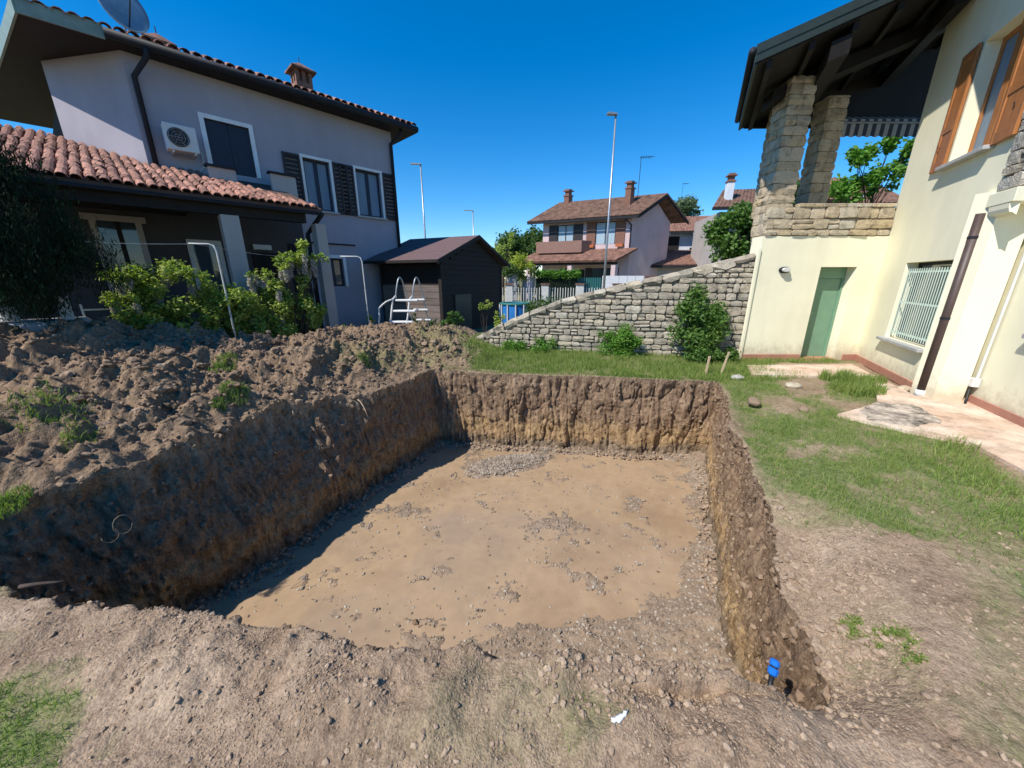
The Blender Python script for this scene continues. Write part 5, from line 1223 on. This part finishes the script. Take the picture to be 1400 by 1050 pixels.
for i, p in enumerate(densify([tuple(p) for p in pp], .07)): ring.append((p[0]+random.uniform(-.03, .03), p[1]+random.uniform(-.03, .03)))
sl_.prism(ring, .0, .056)
tag(sl_.build('broken_slab', M['slab'], None, .006), 'broken grey concrete slab at the edge of the patio', 'slab')

# ------------------------------------------------------------------ leaves
def leaf_cloud(name, clumps, n, size, mat, parent, up=.35, seed=0, asp=.55, label=None, droop=0):
    "n folded leaves spread through ellipsoid clumps (x,y,z,rx,ry,rz,weight)"
    r = np.random.default_rng(seed); cl = np.array([c[:6] for c in clumps]); w = np.array([c[6] if len(c) > 6 else c[3]*c[4]*c[5] for c in clumps]); w = w/w.sum()
    k = r.choice(len(cl), n, p=w); d = r.normal(size=(n, 3)); d /= np.linalg.norm(d, axis=1)[:, None]
    rad = r.uniform(0, 1, n)**.42*(1+.22*r.normal(size=n)); p = cl[k, :3]+d*cl[k, 3:6]*rad[:, None]
    a = r.normal(size=(n, 3)); a[:, 2] = a[:, 2]*.6-droop; a /= np.linalg.norm(a, axis=1)[:, None]
    u = r.normal(size=(n, 3))*(1-up)+d*up*.6+np.array([0, 0, up*1.5]); b = np.cross(a, u); b /= np.linalg.norm(b, axis=1)[:, None]+1e-9
    s = size*r.uniform(.55, 1.3, n)[:, None]; c_ = np.cross(a, b)
    P = np.stack([p-a*s*.5, p+b*s*asp*.5+c_*s*.08, p+a*s*.5, p-b*s*asp*.5+c_*s*.08], 1)
    b0 = (np.arange(n)*4)[:, None]; f = np.concatenate([b0+np.array([[0, 1, 2]]), b0+np.array([[0, 2, 3]])])
    shade = np.repeat(np.clip(r.uniform(0, 1, n)*.7+.3*r.uniform(0, 1, len(cl))[k], 0, 1), 4)
    o = npmesh(name, P.reshape(-1, 3), f, mat, parent, {'rnd': shade}, False)
    if label: o['label'] = label
    return o
def clumpify(c, R3, n, rr, seed, flat=1.0):
    r = random.Random(seed); out = []
    for i in range(n):
        while True:
            d = Vector((r.uniform(-1, 1), r.uniform(-1, 1), r.uniform(-1, 1)))
            if d.length < 1: break
        s = rr*r.uniform(.6, 1.3); out.append((c[0]+d.x*R3[0], c[1]+d.y*R3[1], c[2]+d.z*R3[2], s, s, s*flat))
    return out
def twigs(mb_, base, tips, r, rnd):
    for t in tips:
        b = Vector(base); t = Vector(t); m_ = b.lerp(t, .5)+Vector((rnd.uniform(-.1, .1), rnd.uniform(-.1, .1), rnd.uniform(0, .12)))*(t-b).length
        mb_.tube([tuple(b), tuple(m_), tuple(t)], r, 5, r*.35)
def shrub(name, c, R3, n, size, leaf, label, cat='shrub', ncl=14, seed=0, rr=None, group=None, up=.35, asp=.55, base=None):
    "c is the centre of the crown"
    base = base or (c[0], c[1], 0); t = thing(name, base, label, cat, group); rnd = random.Random(seed)
    cl = clumpify(c, R3, ncl, rr or min(R3)*.5, seed)
    s = MB(); twigs(s, base, [q[:3] for q in cl[:9]], max(.006, R3[2]*.022), rnd); s.build('stem', M['bark'], t)
    leaf_cloud('foliage', cl, n, size, M[leaf], t, up, seed, asp); return t
def tree(name, x, y, h, trunk_r, cl, n, size, leaf, label, seed=0, cat='tree', group=None, asp=.6):
    t = thing(name, (x, y, 0), label, cat, group); rnd = random.Random(seed)
    s = MB(); top = (x+rnd.uniform(-.1, .1)*h*.2, y, h*.62); s.tube([(x, y, -.1), (x+.02*h, y, h*.3), top], trunk_r, 8, trunk_r*.55)
    tk = s.build('trunk', M['bark'], t, smoothed=True)
    b = MB(); twigs(b, (x+.02*h, y, h*.34), [q[:3] for q in cl[::3]], trunk_r*.45, rnd); twigs(b, top, [q[:3] for q in cl[1::3]], trunk_r*.4, rnd); b.build('branch', M['bark'], tk)
    leaf_cloud('crown', cl, n, size, M[leaf], t, .3, seed, asp); return t
# vines along the washing line (wisteria), left to right
def on_line(px, z, perp):
    "point seen in photo column px on the line perp metres in front of the lilac facade, height z"
    kx = (px-700)/FPX
    best = None
    for y in np.arange(3, 14, .02):
        zc = y*math.cos(PITCH)-(z-CAMH)*math.sin(PITCH); x = kx*zc; p_ = .72*(x+3.82)-.695*(y-13)
        if best is None or abs(p_-perp) < best[0]: best = (abs(p_-perp), x, y)
    return best[1], best[2]
VN = [('wisteria_vine', 2.95, [(205, 1.45, .42, .40), (165, 1.6, .25, .3), (235, 1.75, .30, .22), (190, 1.0, .3, .35)], 5200, 'wisteria bush at the left end, pale blossoms hanging under yellow green leaves'),
      ('wisteria_vine', 2.9, [(300, 1.10, .45, .35), (280, 1.45, .25, .25), (330, 1.2, .3, .3), (265, .85, .3, .3), (330, .75, .35, .3)], 6500, 'broad leafy vine below the bent white pipe'),
      ('wisteria_vine', 2.8, [(372, 1.60, .30, .20), (350, 1.72, .2, .12), (385, 1.2, .32, .35), (370, .8, .4, .3), (410, 1.0, .28, .35)], 6500, 'arching vine with a drooping spray in the middle of the row'),
      ('wisteria_vine', 2.9, [(405, 2.25, .20, .20), (388, 2.05, .18, .16), (425, 2.05, .2, .12), (440, 2.1, .16, .10), (412, 1.75, .12, .25), (412, 1.35, .16, .3), (425, 1.05, .2, .25)], 3600, 'tall wisteria on the right with silvery blossoms at its top')]
for k, (nm, perp, parts, n, lab) in enumerate(VN):
    x, y = on_line(parts[0][0], .5, perp); t = thing(nm, (x, y, 0), lab, 'vine', 'wisteria vines along the washing line'); cl = []; bl = []; st = MB(); rnd = random.Random(k)
    for j, (px, z, rw, rh_) in enumerate(parts):
        x, y = on_line(px, z, perp); sub = clumpify((x, y, z), (rw*1.25, rw*.8, rh_*1.15), 12, min(rw, rh_)*.5, 40+10*k+j); cl += sub
        twigs(st, t.location, [q[:3] for q in sub[:4]], .012, rnd)
        if j < 3 and k != 1: bl += [(q[0], q[1]-.03, q[2]-.16, .05, .05, .12, 1) for q in sub[:5]]
    st.build('stem', M['bark'], t); leaf_cloud('foliage', cl, int(n*1.35), .072, M['leaf_vine'], t, .5, k, .6)
    if bl: leaf_cloud('blossom', bl, 650*len(bl), .028, M['blossom'], t, .2, 50+k, .8)
# conifer on the far left, its shade painted into the dark needles
t = thing('dark_conifer', (-7.05, 4.75, 0), 'drooping conifer with shade painted into its near black needles, at the left edge of the lot', 'tree')
MB().tube([(-7.15, 4.75, -.1), (-7.1, 4.7, 1.4), (-7.1, 4.75, 3.4)], .10, 8, .05).build('trunk', M['bark'], t)
cl = clumpify((-6.45, 4.75, 2.35), (1.3, .6, 1.1), 170, .20, 77, 1.9)
cl = [c for c in cl if c[0] < -5.45-.55*max(0, c[2]-1.9)]
leaf_cloud('crown', cl, 60000, .075, M['leaf_dark'], t, .05, 5, .16, droop=2.2)
# little plants along the far side of the heap
for k, (px, py, z, R3, n, lf, lab, sz) in enumerate([
    (252, 452, .9, (.09, .09, .12), 260, 'leaf_yellow', 'small yellow green seedling at the crest of the heap below the vines', .05),
    (470, 452, .55, (.22, .15, .14), 420, 'leaf_bright', 'low bright weed at the heap crest right of the tall wisteria', .06),
    (508, 440, .6, (.11, .1, .22), 300, 'leaf_yellow', 'upright yellow green weed below the second bent pipe', .06),
    (565, 430, .70, (.12, .1, .22), 300, 'leaf_bright', 'light green sapling in front of the pool ladder', .05),
    (590, 440, .55, (.14, .1, .14), 260, 'leaf_bright', 'low green plant right under the pool ladder', .05),
    (620, 436, .62, (.24, .2, .20), 800, 'leaf_green', 'rounded leafy bush with pale flowers before the shed', .07),
    (605, 448, .45, (.16, .15, .14), 400, 'leaf_green', 'small bush left of the rounded one before the shed', .06),
    (664, 418, 1.0, (.14, .12, .26), 700, 'leaf_vine', 'small bushy conifer in front of the dark shed gable', .05),
    (680, 434, .75, (.16, .12, .18), 500, 'leaf_vine', 'low yellowish shrub right beside the small conifer', .05)]):
    p = at(px, py, z); 
    if p[1] > 10.4 or p[1] < 0: p = (p[0]*10/p[1], 10, z)
    shrub('small_plant', (p[0], p[1], z), R3, n, sz, lf, lab, 'plant', 7, 60+k)
# bushes against the stone wall
shrub('green_bush', (2.32, 8.02, .30), (.52, .30, .34), 6500, .050, 'leaf_bright', 'bright fine leaved bush at the middle of the stone wall', 'bush', 22, 91, .16)
shrub('green_bush', (3.98, 7.62, .72), (.46, .34, .66), 5200, .085, 'leaf_green', 'tall dark green bush against the stone wall near the yellow house', 'bush', 24, 92, .20)
shrub('green_bush', (4.12, 7.35, .18), (.55, .22, .16), 2200, .07, 'leaf_green', 'low leafy growth at the foot of the tall dark bush', 'bush', 14, 93, .13)
shrub('green_bush', (.45, 8.55, .14), (.9, .3, .12), 2400, .055, 'leaf_bright', 'low weeds at the left part of the stone wall foot', 'bush', 16, 94, .12)
# trees behind the wall and the loggia
tree('fig_tree', 7.55, 12.9, 3.4, .08, clumpify((7.5, 12.9, 2.9), (.75, .6, .95), 26, .30, 31), 6500, .15, 'leaf_green', 'leafy fruit tree above the right end of the stone wall', 31)
tree('loggia_tree', 13.2, 14.5, 6.2, .06, clumpify((13.3, 14.5, 5.6), (1.25, .6, .9), 22, .26, 33)+clumpify((12.4, 14.5, 4.6), (.9, .4, .5), 7, .25, 34), 3400, .17, 'leaf_bright', 'sparse bright leaved tree seen through the loggia', 33)
tree('climber_tree', 13.6, 22.0, 7.2, .10, clumpify((15.6, 22, 5.4), (1.0, .6, 1.5), 20, .45, 35), 5000, .22, 'leaf_tree', 'tree overgrowing the roof of the house behind the pillar', 35)
tree('round_tree', -1.0, 38, 5.2, .18, clumpify((-.2, 38, 4.3), (2.2, 1.5, 1.5), 30, .75, 36), 7000, .30, 'leaf_tree', 'rounded green tree just right of the shed roof', 36, group=None)
tree('round_tree', 2.6, 46, 7.2, .2, clumpify((2.9, 46, 5.3), (3.0, 2, 1.6), 30, .9, 37), 7000, .36, 'leaf_tree', 'broad green tree left of the pink house', 37)
tree('thin_tree', -.55, 30, 5.4, .06, clumpify((-.5, 30, 3.9), (.9, .6, 1.4), 12, .30, 38), 700, .16, 'leaf_vine', 'slender sparse tree by the shed gable', 38)
tree('poplar_tree', 21.6, 52, 11.5, .25, clumpify((22.8, 52, 9.4), (2.2, 1.4, 2.2), 34, .8, 39), 7500, .36, 'leaf_pale', 'grey green tree above the low house roof', 39)
shrub('round_bush', (.75, 24.5, 2.35), (.75, .6, .62), 3000, .16, 'leaf_yellow', 'bright yellow green clipped bush left of the hedge', 'bush', 20, 40, .34)
shrub('conifer_bush', (.1, 24.0, 1.7), (.5, .5, .8), 1500, .14, 'leaf_tree', 'dull green shrub between the shed and the yellow bush', 'bush', 12, 45, .3)
hd = thing('clipped_hedge', (2.8, 24.6, 0), 'clipped bright green hedge above the white gate', 'hedge')
leaf_cloud('foliage', [(1.75+.32*i, 24.6, 1.95, .24, .3, .30) for i in range(9)], 4200, .13, M['leaf_bright'], hd, .3, 41)
MB().box(1.6, 24.5, 0, 4.3, 24.7, 1.7).build('hedge_core', M['leaf_dark'], hd)
shrub('garden_shrub', (1.1, 11.3, .72), (.75, .35, .26), 2600, .09, 'leaf_tree', 'dark garden shrub by the blue pool', 'bush', 14, 42, .25)

# ------------------------------------------------------------------ fences and lane
road = MB().add([(-60, 20.2, .02), (60, 20.2, .02), (60, 24.0, .02), (-60, 24.0, .02)], [(0, 1, 2, 3)])
tag(road.build('road', M['asphalt'], None), 'narrow asphalt lane behind the gardens', None, None, 'structure')
nf = thing('iron_fence', (1.5, 19, 0), 'low iron picket fence with pale pillars on the near side of the lane', 'fence')
MB().box(-1.2, 18.95, 0, 7.5, 19.15, .42).build('plinth', M['concrete'], nf)
for x in (-.15, 1.70, 3.50, 5.4):
    MB().box(x-.17, 18.88, 0, x+.17, 19.22, 1.38).build('pillar', M['offwhite'], nf); MB().box(x-.21, 18.84, 1.38, x+.21, 19.26, 1.45).build('pillar_cap', M['tile_far2'], nf)
MB().box(-1.0, 19.03, .55, 7.4, 19.06, .59).box(-1.0, 19.03, 1.02, 7.4, 19.06, 1.06).build('rail', M['dark_metal'], nf)
k = 0; x = -.9
while x < 6.5: MB().box(x, 19.0, .42, x+.035, 19.03, 1.22+.03*(k % 2)).build('picket', M['offwhite'], nf); x += .135; k += 1
f2 = thing('white_gate', (1.6, 24.9, 0), 'white slatted gate with pale posts across the lane', 'gate')
x = .95
while x < 2.85: MB().box(x, 24.9, .25, x+.07, 24.93, 1.80).build('slat', M['white'], f2); x += .125
MB().box(.7, 24.85, 0, .95, 25.1, 1.86).box(2.72, 24.84, 0, 3.35, 25.1, 1.75).build('gate_post', M['concrete'], f2)
MB().box(.95, 24.935, .3, 2.72, 24.96, .36).box(.95, 24.935, 1.6, 2.72, 24.96, 1.66).build('rail', M['white'], f2)
f3 = thing('teal_railing', (4.6, 24.9, 0), 'teal green railing fence in front of the pink house', 'fence')
x = 3.45
while x < 5.95: MB().box(x, 24.9, .15, x+.10, 24.93, 1.74).build('slat', M['green_rail'], f3); x += .15
MB().box(3.4, 24.935, .3, 6.0, 24.96, .38).box(3.4, 24.935, 1.55, 6.0, 24.96, 1.62).build('rail', M['green_rail'], f3)
f4 = thing('white_panel_fence', (7.5, 24.9, 0), 'white panel fence right of the street lamp pole', 'fence')
for i in range(5): MB().box(6.05+.56*i, 24.9, .1, 6.58+.56*i, 24.94, 1.86).build('panel', M['white'], f4)
MB().box(8.9, 24.9, .1, 11.5, 24.94, 1.86).build('red_panel', M['tile_far'], f4)
lot = MB().box(-.35, 23.8, 0, .35, 24.4, 2.0).build('gate_pillar', M['concrete'], None, .01); tag(lot, 'grey pillar beside the yellow bush', 'pillar')

# ------------------------------------------------------------------ far houses
def corr(a, b, c, d, n, amp, mat, name, parent):
    "corrugated tiled roof plane: a-b is the eave, d-c the ridge"
    a, b, c, d = map(Vector, (a, b, c, d)); nr = (b-a).cross(d-a).normalized(); V_ = []; F_ = []
    for i in range(n*2+1):
        t = i/(n*2); h = amp*(1 if i % 2 else 0)
        for p in (a.lerp(b, t), a.lerp(b, t).lerp(d.lerp(c, t), .5), d.lerp(c, t)): V_.append(tuple(p+nr*(h+amp)))
        for p in (a.lerp(b, t), d.lerp(c, t)): V_.append(tuple(p-nr*.12))
    for i in range(n*2):
        q, r_ = i*5, i*5+5; F_ += [(q, r_, r_+1, q+1), (q+1, r_+1, r_+2, q+2), (q+3, q+4, r_+4, r_+3), (q, q+3, r_+3, r_), (q+2, r_+2, r_+4, q+4)]
    F_ += [(0, 1, 2, 4, 3), ((n*2)*5+3, (n*2)*5+4, (n*2)*5+2, (n*2)*5+1, (n*2)*5)]
    return MB().add(V_, F_).build(name, mat, parent)
class Hs:
    def __init__(s, name, x, y, ang, label, yang=None): s.o = (x, y); s.a = ang; s.ya = ang+math.pi/2 if yang is None else yang; s.t = thing(name, (x, y, 0), label, 'house')
    def P(s, x, y, z): return (s.o[0]+x*math.cos(s.a)+y*math.cos(s.ya), s.o[1]+x*math.sin(s.a)+y*math.sin(s.ya), z)
    def mb(s): return MB(s.o, s.a, s.ya)
    def win(s, x0, x1, z0_, z1_, sh=.0, glassm='curtain_far', y=0, shm='shutter_dark'):
        w_ = s.mb().box(x0, y-.03, z0_, x0+.07, y+.02, z1_).box(x1-.07, y-.03, z0_, x1, y+.02, z1_).box(x0+.07, y-.03, z1_-.07, x1-.07, y+.02, z1_).box((x0+x1)/2-.04, y-.03, z0_, (x0+x1)/2+.04, y+.02, z1_-.07).build('window', M['shutter_dark'], s.t)
        s.mb().box(x0+.07, y-.018, z0_, x1-.07, y-.004, z1_-.07).build('pane', M[glassm], w_)
        if sh: 
            for a, b in ((x0-sh, x0-.004), (x1+.004, x1+sh)): s.mb().box(a, y-.07, z0_-.02, b, y-.02, z1_+.02).build('shutter', M[shm], s.t)
        return w_
    def chimney(s, x, y, z0_, z1_, w_=.28, mat='brickch', cap='brickch'):
        c = s.mb().box(x-w_, y-w_, z0_, x+w_, y+w_, z1_-.55).build('chimney', M[mat], s.t)
        s.mb().box(x-w_*1.25, y-w_*1.25, z1_-.55, x+w_*1.25, y+w_*1.25, z1_-.46).box(x-w_*.8, y-w_*.8, z1_-.46, x+w_*.8, y+w_*.8, z1_-.18).box(x-w_*1.35, y-w_*1.35, z1_-.18, x+w_*1.35, y+w_*1.35, z1_-.10).box(x-w_*.9, y-w_*.9, z1_-.10, x+w_*.9, y+w_*.9, z1_).build('chimney_cap', M[cap], c)
hp = Hs('pink_house', 9.28, 30, R(-25)+R(0), 'pink rendered house with brown balcony, tiled porch and dark gable roof', R(32))
# front face runs left from the corner: local x from -w to 0 with the outward side -y
wH = 7.3; dH = 4.7; eH = 6.15
hp.mb().box(-wH, 0, 0, 0, dH, eH).build('wall', M['pink'], hp.t)
zR = eH+.55+dH/2*.52
hp.mb().add([(-.0, 0, eH), (0, dH, eH), (0, dH/2, zR-.1), (-.3, 0, eH), (-.3, dH, eH), (-.3, dH/2, zR-.1)], [(0, 1, 2), (5, 4, 3), (0, 2, 5, 3), (1, 4, 5, 2)]).add([(-wH, 0, eH), (-wH, dH, eH), (-wH, dH/2, zR-.1), (-wH+.3, 0, eH), (-wH+.3, dH, eH), (-wH+.3, dH/2, zR-.1)], [(2, 1, 0), (3, 4, 5), (0, 3, 5, 2), (1, 2, 5, 4)]).build('gable_wall', M['pink'], hp.t)
corr(hp.P(-wH-.8, -.8, eH+.12), hp.P(.95, -.8, eH+.12), hp.P(.95, dH/2, zR+.1), hp.P(-wH-.6, dH/2, zR+.1), 40, .035, M['tile_far'], 'roof', hp.t)
corr(hp.P(.95, dH+.8, eH+.12), hp.P(-wH-.8, dH+.8, eH+.12), hp.P(-wH-.6, dH/2, zR+.1), hp.P(.95, dH/2, zR+.1), 40, .035, M['tile_far'], 'rear_roof', hp.t)
hp.mb().box(-wH-.7, -.86, eH-.08, .9, -.78, eH+.06).build('gutter', M['dark_metal'], hp.t)
hp.mb().slab([(.90, -.8, eH+.1), (.97, -.8, eH+.1), (.97, dH/2, zR+.08), (.90, dH/2, zR+.08)], .24).slab([(.90, dH/2, zR+.08), (.97, dH/2, zR+.08), (.97, dH+.8, eH+.1), (.90, dH+.8, eH+.1)], .24).build('barge_board', M['dark_wood'], hp.t)
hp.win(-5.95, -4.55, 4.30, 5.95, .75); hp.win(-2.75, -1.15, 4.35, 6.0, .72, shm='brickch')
bl_ = hp.mb().box(-6.9, -1.15, 3.72, -3.0, -1.08, 4.62).box(-3.07, -1.08, 3.72, -3.0, -.02, 4.62).box(-6.9, -1.08, 3.72, -6.83, -.02, 4.62).box(-6.83, -1.08, 3.72, -3.07, -.02, 3.80).build('balcony', M['panel'], hp.t)
for x in (-3.25, -.95): hp.mb().box(x, -.28, 4.1, x+.55, -.08, 4.32).build('flower_box', M['orangepot'], hp.t)
corr(hp.P(-wH-.5, -2.4, 3.0), hp.P(.6, -2.4, 3.0), hp.P(.6, -.02, 3.95), hp.P(-wH-.3, -.02, 3.95), 36, .035, M['tile_far2'], 'porch_roof', hp.t)
for x in (-6.9, -3.3, .15): hp.mb().box(x, -2.15, 0, x+.32, -1.85, 2.85).build('porch_column', M['pink'], hp.t)
hp.mb().box(-wH-.2, -2.2, 2.72, .5, -1.95, 2.9).build('porch_beam', M['dark_wood'], hp.t)
hp.win(-2.9, -1.2, .3, 2.5, .5, 'glass'); hp.win(-5.6, -4.4, .3, 2.5, .0, 'glass')
hp.mb().box(-4.1, -.04, 0, -3.5, -.003, 2.4).build('door', M['dark_wood'], hp.t)
hp.mb().tube([(-.1, -.75, eH), (.02, -.08, eH-.5), (.02, -.08, 4.0)], .05, 6).build('downpipe', M['dark_metal'], hp.t)
hp.chimney(-6.9, dH/2-.2, zR-.4, 9.0, .21); hp.chimney(-.95, .9, eH+.6, 8.9, .21)

hl = Hs('low_white_house', 17.2, 34, R(-12), 'low white house between the pink house and the pillar, dark door and brown tiles')
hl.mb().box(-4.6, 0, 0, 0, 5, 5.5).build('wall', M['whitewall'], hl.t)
hl.mb().box(.005, .2, 0, 1.9, 4, 5.6).build('side_wall', M['pink'], hl.t)
corr(hl.P(-4.9, -.6, 5.65), hl.P(2.0, -.6, 5.65), hl.P(2.0, 2.2, 7.2), hl.P(-4.9, 2.2, 7.2), 30, .035, M['tile_far2'], 'roof', hl.t)
hl.mb().box(-4.9, -.66, 5.48, 2.0, -.58, 5.62).build('gutter', M['dark_metal'], hl.t)
hl.mb().box(-3.2, -.05, 3.7, -2.2, -.003, 5.3).build('door', M['dark_wood'], hl.t)
hl.mb().box(-1.25, -.04, 3.4, -.2, -.003, 4.35).build('window', M['shutter_dark'], hl.t)
hl.mb().box(-4.9, -.35, 3.35, -3.2, -.05, 3.5).build('ledge', M['white'], hl.t)
corr(hl.P(-8.0, -3.6, 2.75), hl.P(1.6, -3.6, 2.75), hl.P(1.6, -.1, 4.1), hl.P(-5.2, -.1, 4.1), 44, .035, M['tile_far2'], 'lower_roof', hl.t)
hl.mb().box(-7.4, -3.0, 0, 1.4, -.1, 2.65).build('lower_wall', M['greywall'], hl.t)
hl.mb().box(-7.9, -3.68, 2.55, 1.6, -3.58, 2.72).build('lower_gutter', M['dark_metal'], hl.t)

h3 = Hs('corner_house', 16.3, 27.5, R(-8), 'grey house with white chimney stack partly hidden behind the loggia pillar')
h3.mb().box(-1.6, 0, 0, 9, 5, 6.2).build('wall', M['greywall'], h3.t)
corr(h3.P(-2.4, -.8, 6.35), h3.P(9.8, -.8, 6.35), h3.P(9.8, 2.5, 8.05), h3.P(-.7, 2.5, 8.05), 46, .05, M['tile_far'], 'roof', h3.t)
h3.mb().box(-2.4, -.86, 6.2, 9.8, -.78, 6.33).build('gutter', M['dark_metal'], h3.t)
h3.chimney(-.95, .6, 6.6, 8.75, .22, 'whitewall', 'brickch')
h3.mb().box(-.3, -.05, 4.2, 1.2, -.003, 5.9).build('window', M['shutter_dark'], h3.t)
h3.mb().tube([(-1.5, -.1, 6.2), (-1.5, -.1, 0)], .06, 6).build('downpipe', M['dark_metal'], h3.t)
h4 = Hs('ridge_house', 21.0, 24.6, R(-3), 'house with striped brown tile roof seen through the loggia opening')
h4.mb().box(-3.6, .6, 0, .55, 4, 6.3).build('wall', M['greywall'], h4.t)
corr(h4.P(-4.2, 0, 6.35), h4.P(.55, 0, 6.35), h4.P(1.15, 2.2, 8.05), h4.P(-4.0, 2.2, 8.05), 17, .08, M['tile_far2'], 'roof', h4.t)
h4.mb().add([(.56, 0, 6.3), (1.16, 2.2, 8.0), (.9, 3.6, 6.3), (.56, 0, 5.9), (.9, 3.6, 5.9)], [(0, 2, 1), (0, 3, 4, 2)]).build('gable_wall', M['greywall'], h4.t)
h4.chimney(1.9, 1.8, 4.5, 7.6, .2, 'whitewall', 'brickch')

# ------------------------------------------------------------------ street lamps, antennas
def lamp(x, y, h, r_, label, hd=.5, side=1, lean=0):
    t = thing('street_lamp', (x, y, 0), label, 'street lamp', 'street lamps along the lane')
    MB().tube([(x, y, 0), (x+lean*.4, y, h*.4), (x+lean, y, h)], r_*1.3, 10, r_*.7).build('pole', M['grey_metal'], t, smoothed=True)
    MB((x+lean, y), 0).xz([(-.05*side, h+.0), (hd*side*.5, h+.04), (hd*side*.8, h+.03), (hd*side*.8, h-.03), (-.05*side, h-.05)][::side], -.10, .10).build('lamp_head', M['grey_metal'], t)
lamp(4.22, 17, 8.1, .048, 'tall grey street lamp pole in front of the pink house', .45, -1)
lamp(-5.88, 26, 8.75, .06, 'thin street lamp standing behind the left end of the shed', .8, -1)
lamp(-4.0, 40, 8.35, .07, 'smallest and farthest street lamp over the shed ridge', 1.1, -1)
def antenna(x, y, z0_, z1_, s, label):
    t = thing('tv_antenna', (x, y, z0_), label, 'antenna', 'rooftop antennas'); MB().tube([(x, y, z0_), (x, y, z1_)], .025*s, 5).build('mast', M['dark_metal'], t)
    b = MB().tube([(x-.1*s, y, z1_), (x+1.1*s, y, z1_+.05)], .02*s, 4)
    for k in range(5): b.tube([(x+.2*s*k, y-.3*s, z1_), (x+.2*s*k, y+.3*s, z1_+.02)], .014*s, 4).tube([(x+.2*s*k, y, z1_-.12*s), (x+.2*s*k, y, z1_+.12*s)], .014*s, 4)
    b.build('boom', M['dark_metal'], t)
antenna(9.7, 26.5+4, 7.3, 10.4, .9, 'rooftop television antenna on the ridge of the pink house')
antenna(20.6, 48, 8.0, 12.6, .7, 'small distant antenna above the low white house')
# things by the porch at the far left
tb = thing('covered_table', (*on_line(50, .9, 3.3), 0), 'table under a grey plastic sheet by the porch', 'table')
x, y = on_line(50, .9, 3.3)
MB((x, y), LA).prism([(-.55, -.4), (.55, -.4), (.55, .4), (-.55, .4)], .25, 1.12).build('plastic_sheet', M['concrete'], tb, .05)
MB((x, y), LA).box(-.5, -.35, 0, -.44, -.29, .25).box(.44, -.35, 0, .5, -.29, .25).build('leg', M['offwhite'], tb)
x, y = on_line(22, 1.0, 3.1); q = MB().tube([(x, y, 0), (x-.02, y, 1.0), (x-.05, y, 1.75)], .09, 8, .08).build('birch_post', M['offwhite'], None); tag(q, 'whitish post under the dark conifer', 'post')
x, y = on_line(98, 1.0, 3.4); q = MB((x, y), LA).box(-.06, -.06, 0, .06, .06, 1.45).build('white_post', M['offwhite'], None); tag(q, 'short white post left of the porch window', 'post')
x, y = on_line(94, .9, 3.9); q = MB((x, y), LA).tube([(-.12, 0, .84), (.0, 0, .88), (.12, 0, .84)], .035, 8).build('red_toy', M['red'], None, smoothed=True); tag(q, 'small red plastic item behind the crest of the heap', 'toy')
x, y = on_line(124, .9, 3.8); q = MB((x, y), LA).box(-.1, -.08, .6, .1, .08, .86).build('white_bucket', M['white'], None, .03); tag(q, 'small white tub behind the crest of the heap', 'tub')
x, y = on_line(140, 1.1, 3.0); ldr = thing('step_ladder', (x, y, 0), 'white folding ladder leaning below the porch window', 'ladder')
MB((x, y), LA).tube([(-.17, 0, 0), (-.2, .2, 1.3)], .016, 6).build('rail', M['offwhite'], ldr); MB((x, y), LA).tube([(.17, 0, 0), (.14, .2, 1.3)], .016, 6).build('rail', M['offwhite'], ldr)
for k in range(5): MB((x, y), LA).box(-.19, .04*k+.02, .25*k+.2, .16, .04*k+.06, .25*k+.225).build('rung', M['offwhite'], ldr)
